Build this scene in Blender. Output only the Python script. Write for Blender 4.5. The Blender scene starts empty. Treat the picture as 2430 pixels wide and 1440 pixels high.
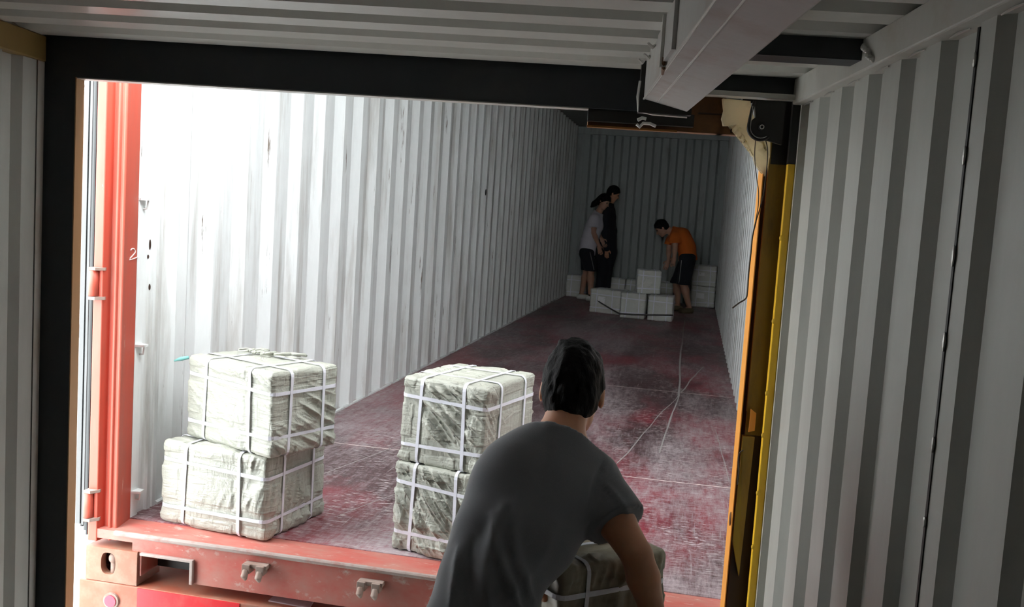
import bpy, bmesh, math, random
import numpy as np
from mathutils import Vector, Matrix, noise
random.seed(7)
SC = bpy.context.scene
COL = SC.collection

# ------------------------------------------------------------------ camera
FPX = 2224.0
CAM = np.array([1.99214, -3.08927, 1.21523])
YAW, PITCH, ROLL = 0.189571, -0.0933253, 0.0647875
def cam_axes():
    cy, sy, cp, sp = math.cos(YAW), math.sin(YAW), math.cos(PITCH), math.sin(PITCH)
    f = np.array([-sy*cp, cy*cp, sp]); r = np.array([cy, sy, 0.0]); u = np.cross(r, f)
    c, s = math.cos(ROLL), math.sin(ROLL)
    return c*r + s*u, -s*r + c*u, f
RX, UX, FX = cam_axes()
cd = bpy.data.cameras.new('camera'); cam = bpy.data.objects.new('camera', cd); COL.objects.link(cam)
m = Matrix.Identity(4)
for i in range(3):
    m[i][0] = RX[i]; m[i][1] = UX[i]; m[i][2] = -FX[i]; m[i][3] = CAM[i]
cam.matrix_world = m
cd.sensor_fit = 'HORIZONTAL'; cd.sensor_width = 36.0; cd.lens = FPX/2430*36.0
cd.clip_start = 0.05; cd.clip_end = 300
SC.camera = cam
# ------------------------------------------------------------------ light and exposure
SC.view_settings.view_transform = 'Standard'
SC.view_settings.look = 'None'
SC.view_settings.gamma = 1.0
SC.view_settings.exposure = 0.0
SC.view_settings.use_curve_mapping = False
w = bpy.data.worlds.new('overcast_sky'); SC.world = w; w.use_nodes = True
bg = w.node_tree.nodes['Background']
bg.inputs[0].default_value = (0.93, 0.97, 1.0, 1); bg.inputs[1].default_value = 12.2
SC.cycles.max_bounces = 16; SC.cycles.diffuse_bounces = 12; SC.cycles.glossy_bounces = 6
sd = bpy.data.lights.new('sun', 'SUN'); sd.energy = 1.0; sd.angle = math.radians(40); sd.color = (1.0, 0.98, 0.95)
so = bpy.data.objects.new('sun', sd); COL.objects.link(so)
so.rotation_euler = Vector((-0.25, 0.30, -0.92)).to_track_quat('-Z', 'Y').to_euler()

# ------------------------------------------------------------------ geometry helpers
def ray(u, v):
    d = RX*((u-1215)/FPX) + UX*((720-v)/FPX) + FX
    return d
def at(u, v, Y):          # point on the pixel's line of sight at world depth Y
    d = ray(u, v); return CAM + d*((Y-CAM[1])/d[1])
def atz(u, v, Z):
    d = ray(u, v); return CAM + d*((Z-CAM[2])/d[2])
AY = math.radians(8.4)
FA = np.array([-math.sin(AY), math.cos(AY), 0]); LA = np.array([math.cos(AY), math.sin(AY), 0])
SA = 0.97
def A(lat, d, z):         # near container's own frame (across, along, up)
    return CAM + SA*(lat*LA + d*FA + np.array([0, 0, z-1.215]))

def tag(o, label=None, cat=None, group=None, kind=None):
    if label: o['label'] = label
    if cat: o['category'] = cat
    if group: o['group'] = group
    if kind: o['kind'] = kind
    return o
def empty(name, loc, label, cat, group=None, kind=None):
    o = bpy.data.objects.new(name, None); COL.objects.link(o); o.location = loc; o.empty_display_size = .1
    return tag(o, label, cat, group, kind)
def mesh(name, V, Fc, mat, parent=None, smooth=False, bevel=0, base=None, solid=0):
    me = bpy.data.meshes.new(name)
    V = [tuple(float(c) for c in v) for v in V]
    if base is None:
        base = tuple(parent.matrix_basis.translation) if parent is not None and parent.parent is None else (0, 0, 0)
        if parent is not None and parent.parent is not None:
            base = tuple(parent.parent.location + parent.location)
        if parent is not None and parent.parent is None: base = tuple(parent.location)
    V = [(v[0]-base[0], v[1]-base[1], v[2]-base[2]) for v in V]
    me.from_pydata(V, [], [tuple(int(i) for i in f) for f in Fc]); me.update()
    bm = bmesh.new(); bm.from_mesh(me); bmesh.ops.recalc_face_normals(bm, faces=bm.faces); bm.to_mesh(me); bm.free()
    if smooth:
        for p in me.polygons: p.use_smooth = True
    if mat: me.materials.append(mat)
    o = bpy.data.objects.new(name, me); COL.objects.link(o)
    if parent is not None: o.parent = parent
    if parent is None and base != (0, 0, 0): o.location = base
    if solid:
        s = o.modifiers.new('s', 'SOLIDIFY'); s.thickness = solid; s.offset = 0
    if bevel:
        b = o.modifiers.new('b', 'BEVEL'); b.width = bevel; b.segments = 2; b.limit_method = 'ANGLE'
    return o
class G:                   # collects shapes for one mesh
    def __init__(s): s.V = []; s.F = []
    def add(s, V, Fc):
        n = len(s.V); s.V += [np.array(v, float) for v in V]; s.F += [[i+n for i in f] for f in Fc]; return s
    def box(s, x0, x1, y0, y1, z0, z1, T=None):
        P = [(x, y, z) for z in (z0, z1) for y in (y0, y1) for x in (x0, x1)]
        if T: P = [T(*p) for p in P]
        return s.add(P, [(0, 1, 3, 2), (4, 5, 7, 6), (0, 1, 5, 4), (2, 3, 7, 6), (0, 2, 6, 4), (1, 3, 7, 5)])
    def prism(s, poly, z0, z1, T=None):   # xy polygon extruded in z
        n = len(poly); P = [(x, y, z0) for x, y in poly]+[(x, y, z1) for x, y in poly]
        if T: P = [T(*p) for p in P]
        return s.add(P, [list(range(n)), list(range(n, 2*n))]+[(i, (i+1) % n, n+(i+1) % n, n+i) for i in range(n)])
    def tube(s, pts, r, k=8, closed=False, flat=None):
        pts = [np.array(p, float) for p in pts]; n = len(pts); rs = r if isinstance(r, (list, tuple)) else [r]*n
        prev = None; base = len(s.V); V = []
        for i, p in enumerate(pts):
            a = pts[(i-1) % n] if (closed or i > 0) else p; b = pts[(i+1) % n] if (closed or i < n-1) else p
            t = b-a; t /= (np.linalg.norm(t)+1e-9)
            ref = np.array([0, 0, 1.0]) if prev is None else prev
            if prev is None and abs(t[2]) > .9: ref = np.array([1.0, 0, 0])
            nn = ref - t*(ref@t); nn /= (np.linalg.norm(nn)+1e-9); prev = nn; bb = np.cross(t, nn)
            for j in range(k):
                an = 2*math.pi*j/k; V.append(p+rs[i]*(math.cos(an)*nn+math.sin(an)*bb))
        Fc = []
        for i in range(n if closed else n-1):
            for j in range(k):
                i2 = (i+1) % n; Fc.append((i*k+j, i*k+(j+1) % k, i2*k+(j+1) % k, i2*k+j))
        if not closed: Fc += [list(range(k)), list(range((n-1)*k, n*k))]
        return s.add(V, Fc)
    def ellipsoid(s, c, r, n=10, R=None):
        V = []; Fc = []
        for i in range(n+1):
            th = math.pi*i/n
            for j in range(2*n):
                ph = math.pi*j/n; p = np.array([r[0]*math.sin(th)*math.cos(ph), r[1]*math.sin(th)*math.sin(ph), r[2]*math.cos(th)])
                if R is not None: p = R@p
                V.append(np.array(c)+p)
        for i in range(n):
            for j in range(2*n): Fc.append((i*2*n+j, i*2*n+(j+1) % (2*n), (i+1)*2*n+(j+1) % (2*n), (i+1)*2*n+j))
        return s.add(V, Fc)
    def obj(s, name, mat, parent=None, **k): return mesh(name, s.V, s.F, mat, parent, **k)

# ------------------------------------------------------------------ materials
def new_mat(name):
    m_ = bpy.data.materials.new(name); m_.use_nodes = True; nt = m_.node_tree; return m_, nt, nt.nodes['Principled BSDF']
def node(nt, typ, ins=None, **props):
    n = nt.nodes.new(typ)
    for k, v in props.items(): setattr(n, k, v)
    for k, v in (ins or {}).items():
        if isinstance(v, bpy.types.NodeSocket): nt.links.new(v, n.inputs[k])
        else: n.inputs[k].default_value = v
    return n
def noise_of(nt, scale, mp=(1, 1, 1), detail=5, rough=.6, co=None, dist=0, loc=(0, 0, 0)):
    if co is None: co = node(nt, 'ShaderNodeTexCoord').outputs['Object']
    mpn = node(nt, 'ShaderNodeMapping', {'Vector': co, 'Scale': mp, 'Location': loc})
    return node(nt, 'ShaderNodeTexNoise', {'Vector': mpn.outputs[0], 'Scale': scale, 'Detail': detail, 'Roughness': rough, 'Distortion': dist}).outputs[0]
def ramp(nt, fac, a, b, c0=(0, 0, 0, 1), c1=(1, 1, 1, 1)):
    r = node(nt, 'ShaderNodeValToRGB', {'Fac': fac}); e = r.color_ramp.elements
    e[0].position = a; e[1].position = b; e[0].color = c0; e[1].color = c1; return r.outputs[0]
def mix(nt, fac, a, b, mode='MIX'):
    n = nt.nodes.new('ShaderNodeMix'); n.data_type = 'RGBA'; n.blend_type = mode
    for s, v in ((n.inputs[0], fac), (n.inputs[6], a), (n.inputs[7], b)):
        if isinstance(v, bpy.types.NodeSocket): nt.links.new(v, s)
        else: s.default_value = v if not isinstance(v, tuple) else (v + (1,))[:4]
    return n.outputs[2]
def mth(nt, op, a, b=0.0):
    n = nt.nodes.new('ShaderNodeMath'); n.operation = op
    for s, v in ((n.inputs[0], a), (n.inputs[1], b)):
        if isinstance(v, bpy.types.NodeSocket): nt.links.new(v, s)
        else: s.default_value = v
    return n.outputs[0]
def bump(nt, bs, h, strength=.3, dist=.01):
    b = node(nt, 'ShaderNodeBump', {'Height': h, 'Strength': strength, 'Distance': dist}); nt.links.new(b.outputs[0], bs.inputs['Normal'])
def paint(name, col, dirt=(.2, .17, .13), amt=(.58, .8), rough=.5, mp=(4, 4, .6), scale=2.0, metal=0, bs_=.15, fine=30, dirt2=None, amt2=(.62, .72), spec=.5):
    m_, nt, b = new_mat(name)
    n1 = noise_of(nt, scale, mp, 8, .65); c = mix(nt, ramp(nt, n1, *amt), col, dirt)
    if dirt2:
        n2 = noise_of(nt, scale*2.3, mp, 9, .7, loc=(3, 5, 7)); c = mix(nt, ramp(nt, n2, *amt2), c, dirt2)
    n3 = noise_of(nt, fine, (1, 1, .3), 4, .6)
    c = mix(nt, .25, c, mix(nt, n3, (.6, .6, .6), (1.15, 1.15, 1.15)), 'MULTIPLY')
    nt.links.new(c, b.inputs['Base Color']); b.inputs['Roughness'].default_value = rough; b.inputs['Metallic'].default_value = metal
    b.inputs['Specular IOR Level'].default_value = spec
    bump(nt, b, n3, bs_, .004); return m_
def plain(name, col, rough=.6, metal=0, bstr=0, bscale=80):
    m_, nt, b = new_mat(name); b.inputs['Roughness'].default_value = rough; b.inputs['Metallic'].default_value = metal
    n = noise_of(nt, bscale, (1, 1, 1), 4, .6)
    nt.links.new(mix(nt, .3, tuple(col), mix(nt, n, tuple(c*.6 for c in col), tuple(min(1, c*1.3) for c in col))), b.inputs['Base Color'])
    if bstr: bump(nt, b, n, bstr, .003)
    return m_
M = {}
M['bwall'] = paint('white container paint', (.85, .88, .87), (.46, .44, .40), (.50, .74), .42, (5, 5, .5), 1.6, dirt2=(.16, .12, .09), amt2=(.63, .69), bs_=.1)
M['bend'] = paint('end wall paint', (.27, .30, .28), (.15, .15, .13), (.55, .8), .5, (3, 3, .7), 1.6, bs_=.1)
M['red'] = paint('red frame paint', (.52, .09, .055), (.38, .12, .085), (.45, .75), .45, (6, 6, .8), 2.2, dirt2=(.62, .42, .34), amt2=(.66, .70))
M['redflat'] = paint('dusty red sill paint', (.52, .11, .085), (.46, .24, .19), (.35, .75), .6, (2, 6, 3), 3, dirt2=(.55, .42, .36), amt2=(.58, .7))
M['dusty'] = paint('dust covered steel', (.34, .26, .22), (.24, .14, .10), (.45, .7), .8, (3, 3, 3), 4)
M['trailer'] = paint('trailer paint', (.38, .10, .055), (.30, .20, .14), (.4, .7), .55, (2, 2, 2), 3)
M['redpanel'] = paint('bright red paint', (.70, .02, .03), (.55, .12, .10), (.5, .8), .4, (2, 2, 2), 4)
M['awall'] = paint('grey container paint', (.46, .47, .435), (.37, .37, .345), (.5, .85), .38, (2, 2, .5), 2, bs_=.06)
M['aceil'] = paint('grey ceiling paint', (.54, .55, .51), (.44, .43, .39), (.5, .85), .30, (.5, 2, 2), 2, bs_=.05)
M['arail'] = paint('weathered grey rail paint', (.50, .50, .46), (.36, .32, .25), (.5, .8), .45, (2, 2, 2), 2, bs_=.06)
M['mustard'] = paint('brown mustard paint', (.25, .17, .055), (.18, .13, .06), (.5, .8), .5, (2, 2, 2), 2)
M['navy'] = paint('near black blue paint', (.012, .018, .024), (.03, .032, .03), (.5, .85), .5, (2, 2, 2), 2)
M['brownpost'] = paint('brown post paint', (.42, .23, .10), (.3, .2, .12), (.5, .8), .6)
M['rust'] = paint('rusty brown steel', (.17, .075, .025), (.08, .035, .015), (.45, .7), .7, (3, 3, 3), 4)
M['afloor'] = paint('dark worn plywood', (.07, .045, .035), (.11, .09, .08), (.45, .7), .6, (3, 1, 1), 3)
M['aback'] = paint('dark door panel paint', (.05, .052, .05), (.08, .07, .06), (.5, .8), .6)
M['orange'] = paint('orange paint', (.85, .36, .05), (.7, .3, .06), (.6, .9), .5)
M['yellow'] = paint('yellow paint', (.85, .52, .02), (.5, .3, .05), (.5, .75), .5, (3, 3, .6), 3, dirt2=(.2, .1, .03), amt2=(.68, .72))
M['olive'] = paint('dirty mustard paint', (.30, .19, .018), (.15, .09, .012), (.45, .7), .5, (4, 4, 1), 3)
M['darkbrown'] = paint('dark brown steel', (.035, .014, .006), (.02, .010, .006), (.5, .8), .6)
M['black'] = plain('black steel', (.012, .012, .011), .5)
M['rubber'] = plain('dark grey rubber', (.009, .010, .010), .6)
M['greyseal'] = plain('grey door edge', (.05, .055, .055), .5)
M['pale'] = plain('pale door edge', (.11, .115, .115), .5)
M['steel'] = plain('scratched bare steel', (.5, .5, .47), .4, .6, .3)
M['beam'] = paint('steel beam paint', (.40, .40, .385), (.33, .28, .25), (.5, .75), .42, (3, 3, 3), 3, bs_=.25, dirt2=(.5, .5, .47), amt2=(.66, .68))
M['hookm'] = plain('white coated steel', (.75, .75, .72), .4)
M['strapw'] = plain('white plastic strap', (.78, .79, .88), .35)
M['strapd'] = plain('grey webbing', (.09, .09, .085), .7)
M['label'] = plain('white paper label', (.85, .85, .85), .6)
M['foam'] = plain('cream foam', (.88, .82, .64), .9, 0, .6, 25)
_nt = M['foam'].node_tree; _b = _nt.nodes['Principled BSDF']; _t = _nt.nodes.new('ShaderNodeBsdfTranslucent'); _t.inputs[0].default_value = (.95, .88, .68, 1)
_m = _nt.nodes.new('ShaderNodeMixShader'); _m.inputs[0].default_value = .62; _nt.links.new(_b.outputs[0], _m.inputs[1]); _nt.links.new(_t.outputs[0], _m.inputs[2]); _nt.links.new(_m.outputs[0], _nt.nodes['Material Output'].inputs[0])
M['cable'] = plain('dark cable', (.05, .035, .025), .6)
M['teal'] = plain('teal plastic', (.25, .62, .58), .5)
M['shirt_g'] = plain('charcoal cotton', (.17, .18, .195), .92, 0, .15, 400)
_b = M['shirt_g'].node_tree.nodes['Principled BSDF']; _b.inputs['Sheen Weight'].default_value = .35; _b.inputs['Sheen Roughness'].default_value = .4
M['shirt_w'] = plain('white cotton', (.62, .60, .66), .9)
M['shirt_o'] = plain('orange cotton', (.62, .13, .015), .9)
M['blackcloth'] = plain('black cloth', (.008, .010, .016), .9)
M['greystripe'] = plain('grey piping', (.25, .25, .25), .8)
M['darkcloth'] = plain('dark cloth', (.02, .022, .018), .9)
M['shoe_w'] = plain('white canvas', (.6, .6, .56), .8)
M['shoe_o'] = plain('olive canvas', (.16, .13, .07), .8)
M['eye'] = plain('eye', (.03, .02, .015), .2)
M['ink'] = plain('black ink', (.02, .02, .02), .6)
M['chalk'] = plain('chalk', (.85, .72, .68), .9)
def skin_mat(name, c):
    m_, nt, b = new_mat(name); n = noise_of(nt, 14, (1, 1, 1), 4, .6)
    nt.links.new(mix(nt, n, tuple(x*.8 for x in c), tuple(min(1, x*1.15) for x in c)), b.inputs['Base Color'])
    b.inputs['Roughness'].default_value = .45; b.inputs['Subsurface Weight'].default_value = .12
    b.inputs['Subsurface Radius'].default_value = (.02, .008, .004); b.inputs['Subsurface Scale'].default_value = .5; return m_
M['skin'] = skin_mat('tanned skin', (.60, .285, .16))
M['skin_l'] = skin_mat('light skin', (.45, .25, .17))
def hair_mat():
    m_, nt, b = new_mat('black hair'); n = noise_of(nt, 60, (1, 1, .25), 4, .7)
    nt.links.new(mix(nt, n, (.0015, .0015, .002), (.007, .007, .008)), b.inputs['Base Color']); b.inputs['Roughness'].default_value = .6; b.inputs['Specular IOR Level'].default_value = .12
    bump(nt, b, n, .7, .006); return m_
M['hair'] = hair_mat()
def floor_mat():
    m_, nt, b = new_mat('worn plywood floor')
    d1 = noise_of(nt, 1.0, (1.6, .45, 1), 6, .62, dist=.4)                  # broad dust
    d2 = noise_of(nt, 14, (2.6, .4, 1), 10, .85)                             # lengthwise scuffs
    d3 = noise_of(nt, 26, (.6, 2.2, 1), 5, .7)                              # crosswise wear marks
    f = mth(nt, 'ADD', mth(nt, 'MULTIPLY', d1, .46), mth(nt, 'ADD', mth(nt, 'MULTIPLY', d2, .40), mth(nt, 'MULTIPLY', d3, .26)))
    base = mix(nt, ramp(nt, noise_of(nt, 1.3, (1.5, .8, 1), 5, .6, loc=(4, 2, 0)), .44, .60), (.085, .040, .044), (.25, .034, .05))
    c = mix(nt, ramp(nt, f, .515, .655), base, (.42, .345, .36))
    fine = mth(nt, 'MULTIPLY', ramp(nt, noise_of(nt, 60, (.45, 2.2, 1), 2, .5), .58, .64), ramp(nt, noise_of(nt, 3, (2, .8, 1), 4, .6, loc=(7, 1, 0)), .42, .60))
    c = mix(nt, mth(nt, 'MULTIPLY', fine, .7), c, (.62, .56, .56))
    scr = ramp(nt, noise_of(nt, 30, (3.0, .08, 1), 3, .6, loc=(1, 0, 0)), .66, .72)
    c = mix(nt, mth(nt, 'MULTIPLY', scr, .45), c, (.45, .42, .42))
    nt.links.new(c, b.inputs['Base Color'])
    nt.links.new(ramp(nt, f, .45, .7, (.34, .34, .34, 1), (.62, .62, .62, 1)), b.inputs['Roughness'])
    bump(nt, b, noise_of(nt, 130, (.6, 1.4, 1), 3, .6), .3, .003); return m_
M['floor'] = floor_mat()
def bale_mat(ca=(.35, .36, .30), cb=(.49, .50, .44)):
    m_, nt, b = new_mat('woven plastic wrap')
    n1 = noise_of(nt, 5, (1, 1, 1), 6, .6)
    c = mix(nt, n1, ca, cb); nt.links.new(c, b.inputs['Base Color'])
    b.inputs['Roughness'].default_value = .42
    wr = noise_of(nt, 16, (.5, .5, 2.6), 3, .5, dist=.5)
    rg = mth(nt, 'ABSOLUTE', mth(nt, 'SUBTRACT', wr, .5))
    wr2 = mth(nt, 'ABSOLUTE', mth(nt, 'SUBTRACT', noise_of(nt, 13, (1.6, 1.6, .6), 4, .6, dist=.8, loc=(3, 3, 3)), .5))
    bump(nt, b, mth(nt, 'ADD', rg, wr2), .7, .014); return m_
M['bale'] = bale_mat()  # near copy of the wrap, colour darkened against the strong daylight at the door
M['bale_far_brightened'] = bale_mat((.54, .55, .50), (.72, .73, .68))  # same wrap, colour lightened to make up for the dim far end
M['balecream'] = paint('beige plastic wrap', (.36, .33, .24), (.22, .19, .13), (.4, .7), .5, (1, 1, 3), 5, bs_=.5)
M['concrete'] = paint('pale concrete', (.62, .62, .60), (.45, .44, .42), (.5, .8), .9, (1, 1, 1), .8)
M['brick'] = paint('pale peach facade', (.72, .50, .40), (.6, .42, .35), (.5, .8), .9)
M['plaster'] = paint('pale plaster', (.75, .73, .70), (.6, .58, .55), (.5, .8), .9)

# ------------------------------------------------------------------ corrugated sheet
def corr_profile(t0, t1, inner, run, outer, h, phase):
    """(t, depth) points; depth 0 on the inner ridge, -h in the recess. phase = t where one inner ridge ends."""
    pitch = inner+2*run+outer; pts = []; k = math.floor((t0-phase)/pitch)-1
    while phase+k*pitch < t1+pitch:
        e = phase+k*pitch
        for t, d in ((e-inner, 0), (e, 0), (e+run, -h), (e+run+outer, -h)): pts.append((t, d))
        k += 1
    out = []
    for (a, da), (b, db) in zip(pts[:-1], pts[1:]):
        for tt in (t0, t1):
            if a < tt < b: out.append((tt, da+(db-da)*(tt-a)/(b-a)))
        if t0 <= b <= t1: out.append((b, db))
    return sorted(out)
def corr_mesh(prof, s0, s1, T, ns=1):
    V = []; Fc = []; n = len(prof)
    for j in range(ns+1):
        s = s0+(s1-s0)*j/ns
        for t, d in prof: V.append(T(t, d, s))
    for j in range(ns):
        for i in range(n-1): Fc.append((j*n+i, j*n+i+1, (j+1)*n+i+1, (j+1)*n+i))
    return V, Fc

# ================================================================== FAR CONTAINER (white inside, red frame)
B = empty('shipping_container', (0, 0, -.19), 'long white-walled shipping container with a red frame and worn floor, open end facing the camera', 'container')
BW = 2.35; BL = 12.03; BH = 2.70
prof = corr_profile(.16, BL+.055, .072, .068, .0742, .036, .057)
V, Fc = corr_mesh(prof, -.01, BH, lambda t, d, s: (d, t, s)); wl = mesh('side_wall', V, Fc, M['bwall'], B, solid=.003)
V, Fc = corr_mesh(prof, -.01, BH, lambda t, d, s: (BW-d, t, s)); wr_ = mesh('side_wall', V, Fc, M['bwall'], B, solid=.003)
prof = corr_profile(.06, BW-.06, .092, .033, .092, .03, .19)
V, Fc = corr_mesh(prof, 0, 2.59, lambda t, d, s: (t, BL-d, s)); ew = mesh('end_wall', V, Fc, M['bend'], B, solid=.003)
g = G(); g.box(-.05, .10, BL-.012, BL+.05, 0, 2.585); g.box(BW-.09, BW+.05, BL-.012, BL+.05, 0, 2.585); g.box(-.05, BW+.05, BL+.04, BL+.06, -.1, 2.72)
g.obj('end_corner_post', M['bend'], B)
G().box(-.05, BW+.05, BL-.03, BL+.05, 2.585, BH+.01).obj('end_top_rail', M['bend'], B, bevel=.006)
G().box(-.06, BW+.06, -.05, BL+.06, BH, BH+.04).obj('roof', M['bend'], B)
fl = G().box(-.045, BW+.045, 0, BL+.02, -.04, 0).obj('floor_board', M['floor'], B)
M['jointdust'] = plain('grey joint dust', (.5, .47, .46), .9)
# dust-filled joints between the floor sheets and a long centre scratch
for yy in (1.378, 3.85, 6.27, 8.74, 11.2):
    g = G(); pts = [(.02+i*(BW-.04)/24, yy+.012*noise.noise(Vector((i*.35, yy, 0)))*(1 if i else 0)) for i in range(25)]
    P = [];
    for x, y in pts:
        hw = .003+.004*abs(noise.noise(Vector((x*9, yy, 3))));
        P += [(x, y-hw, .0006), (x, y+hw, .0006)]
    g.add(P, [(2*i, 2*i+2, 2*i+3, 2*i+1) for i in range(24)]); g.obj('floor_joint', M['chalk' if yy < 5 else 'jointdust' if yy < 9 else 'dusty'], B)
def scratch(pts, wd):
    P = []
    for i, (x, y) in enumerate(pts):
        a = np.array(pts[max(i-1, 0)]); b = np.array(pts[min(i+1, len(pts)-1)]); t = b-a; t = t/np.linalg.norm(t); nn = np.array([-t[1], t[0]])*wd*(.55+.6*abs(noise.noise(Vector((x*13, y*3, 2)))))
        P += [(x-nn[0], y-nn[1], .0009), (x+nn[0], y+nn[1], .0009)]
    G().add(P, [(2*i, 2*i+2, 2*i+3, 2*i+1) for i in range(len(pts)-1)]).obj('floor_scratch', M['chalkdust'], B)
M['chalkdust'] = plain('pale dust', (.42, .39, .38), .9)
def wig(a, b, n, amp):
    return [(a[0]+(b[0]-a[0])*i/n+amp*noise.noise(Vector((i*.4, a[0]*7, 1))), a[1]+(b[1]-a[1])*i/n) for i in range(n+1)]
scratch(wig((1.915, 9.3), (1.955, 3.75), 16, .02), .010)
scratch(wig((1.955, 3.75), (1.888, 1.92), 8, .01), .007)
scratch(wig((1.95, 3.80), (1.70, 1.60), 9, .03), .0045)
scratch(wig((1.96, 3.85), (2.142, 5.28), 8, .02), .008)
scratch(wig((2.20, 2.6), (2.24, 1.5), 8, .004), .003)
scratch(wig((.40, .75), (.80, 2.3), 8, .02), .004)
scratch(wig((.70, .30), (1.02, 1.3), 8, .02), .003)
scratch(wig((1.20, 9.6), (1.02, 6.4), 8, .04), .008)
# near left end panel with vertical ridges
g = G(); g.prism([(-.05, .0), (.0, .0), (.0, .045), (-.012, .05), (-.012, .10), (.0, .105), (.0, .128), (-.006, .132), (-.006, .138), (.0, .142), (.0, .165), (-.05, .165)], 0, BH)
g.obj('end_trim', M['bwall'], B)
g = G(); g.prism([(BW, 0), (BW+.05, 0), (BW+.05, .165), (BW, .165)], 0, BH); g.obj('end_trim', M['bwall'], B)
for z in (1.184, .646, .093):
    g = G(); g.prism([(.0, .0), (.034, .008), (.03, .04), (.0, .045)], z, z+.008); g.tube([(.0, .03, z-.03), (.016, .03, z-.03), (.02, .03, z)], .004)
    g.obj('lashing_lug', M['bwall'], B)
g = G(); g.ellipsoid((0, 5.62, 1.418), (.006, .022, .03), 8); g.obj('wall_hole', M['black'], B)
for (y, z, hh) in ((.095, 1.02, .02), (.085, .975, .008), (.10, .86, .012)):
    G().ellipsoid((-.010 if y > .06 else 0, y, z), (.004, .004, hh), 6).obj('rust_spot', M['darkbrown'], B)
# caulk along the floor edge
g = G()
pts = []
for i in range(140):
    y = .17+i*(BL-.25)/139; pts.append((-.006+.006*noise.noise(Vector((y*4, 0, 0))), y, .004))
g.tube(pts, .011, 6); g.obj('floor_caulk', M['bwall'], B)
# red corner posts
post = [(-.078, -.14), (-.042, -.14), (-.036, -.10), (-.018, -.10), (-.012, -.118), (-.004, -.118), (.0, -.108), (.012, -.112), (.018, -.108), (0.0, 0.0), (-.05, 0.0), (-.078, -.05)]
g = G().prism(post, -.05, BH+.02); cp = g.obj('corner_post', M['red'], B, bevel=.003)
G().prism([(2*BW/2-x, y) for x, y in post][::-1], -.05, BH+.02).obj('corner_post', M['red'], B, bevel=.003)
G().box(-.02, BW+.02, -.13, .0, 2.585, BH+.03).obj('door_header', M['red'], B)
tag(cp, 'sunlit red corner post on the left with a chalk mark')
g = G()
px2 = [(310, 594), (313, 590), (318, 590), (321, 595), (320, 600), (315, 606), (309, 612), (308, 616), (313, 615), (321, 612), (328, 609)]
def onred(u, v):
    d = ray(u, v); p1 = np.array([.018, -.108]); p2 = np.array([0, 0]); e = p2-p1; nn = np.array([e[1], -e[0]]); k = ((p1-CAM[:2])@nn)/(d[:2]@nn); return CAM+d*k*.9985
g.tube([onred(*p) for p in px2], .0022, 5); g.obj('chalk_mark', M['chalk'], B)
# hinges on the post
def hinge(z, mat):
    g = G(); g.tube([(-.072, -.148, z-.045), (-.072, -.148, z+.045)], .017, 12)
    h = g.obj('hinge', mat, B, smooth=True)
    for za, zb in ((z+.046, z+.056), (z-.058, z-.047)):
        g = G(); g.prism([(-.082, -.164), (-.055, -.164), (-.035, -.135), (-.040, -.12), (-.082, -.12)], za, zb)
        mesh('hinge_lug', g.V, g.F, M['dusty'], h, base=tuple(B.location))
for z in (.885, .085, 1.70, 2.35): hinge(z, M['red'])
# sill
M['sillmetal'] = paint('worn sill edge', (.38, .31, .28), (.34, .13, .10), (.5, .75), .6, (3, 3, 3), 5)
pk0, pk1, pz = .137, .332, -.072
poly_sill = G()
poly_sill.box(-.045, BW+.045, -.137, -.0, -.036, -.003)
poly_sill.box(.10, pk0, -.137, -.02, -.155, -.036); poly_sill.box(pk0, pk1, -.137, -.02, pz+.004, -.036); poly_sill.box(pk1, BW+.02, -.137, -.02, -.155, -.036)
sill = poly_sill.obj('door_sill', M['redflat'], B)
G().tube([(.03, -.137, -.010), (BW, -.137, -.010)], .010, 10).obj('sill_edge', M['sillmetal'], B)
g = G(); g.box(pk0, pk1+.012, -.150, -.06, pz-.004, pz+.006); g.box(pk1, pk1+.012, -.150, -.06, -.155, pz); g.obj('fork_pocket_rim', M['sillmetal'], B, bevel=.002)
G().box(pk0-.01, pk1+.012, -.03, -.02, -.155, -.04).obj('fork_pocket_back', M['black'], B)
# side rails below the floor and cross members
g = G(); g.box(-.045, .0, 0, BL, -.155, -.04); g.box(BW, BW+.045, 0, BL, -.155, -.04); g.obj('bottom_side_rail', M['red'], B)
for i in range(6):
    G().box(0, BW, .3+i*.6, .345+i*.6, -.15, -.04).obj('cross_member', M['darkbrown'], B)
# cam keepers
for x0, z0 in ((.545, -.045), (.965, -.047)):
    g = G()
    g.box(x0, x0+.085, -.165, -.137, z0-.012, z0+.004)
    for s in (0, .052):
        g.box(x0+s-.004, x0+s+.026, -.172, -.137, z0-.030, z0+.002)
        g.tube([(x0+s+.010, -.165, z0-.02), (x0+s+.010, -.178, z0-.038), (x0+s+.012, -.17, z0-.052)], [.012, .013, .006], 8)
    g.obj('lock_keeper', M['dusty'], B, bevel=.003)
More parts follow.
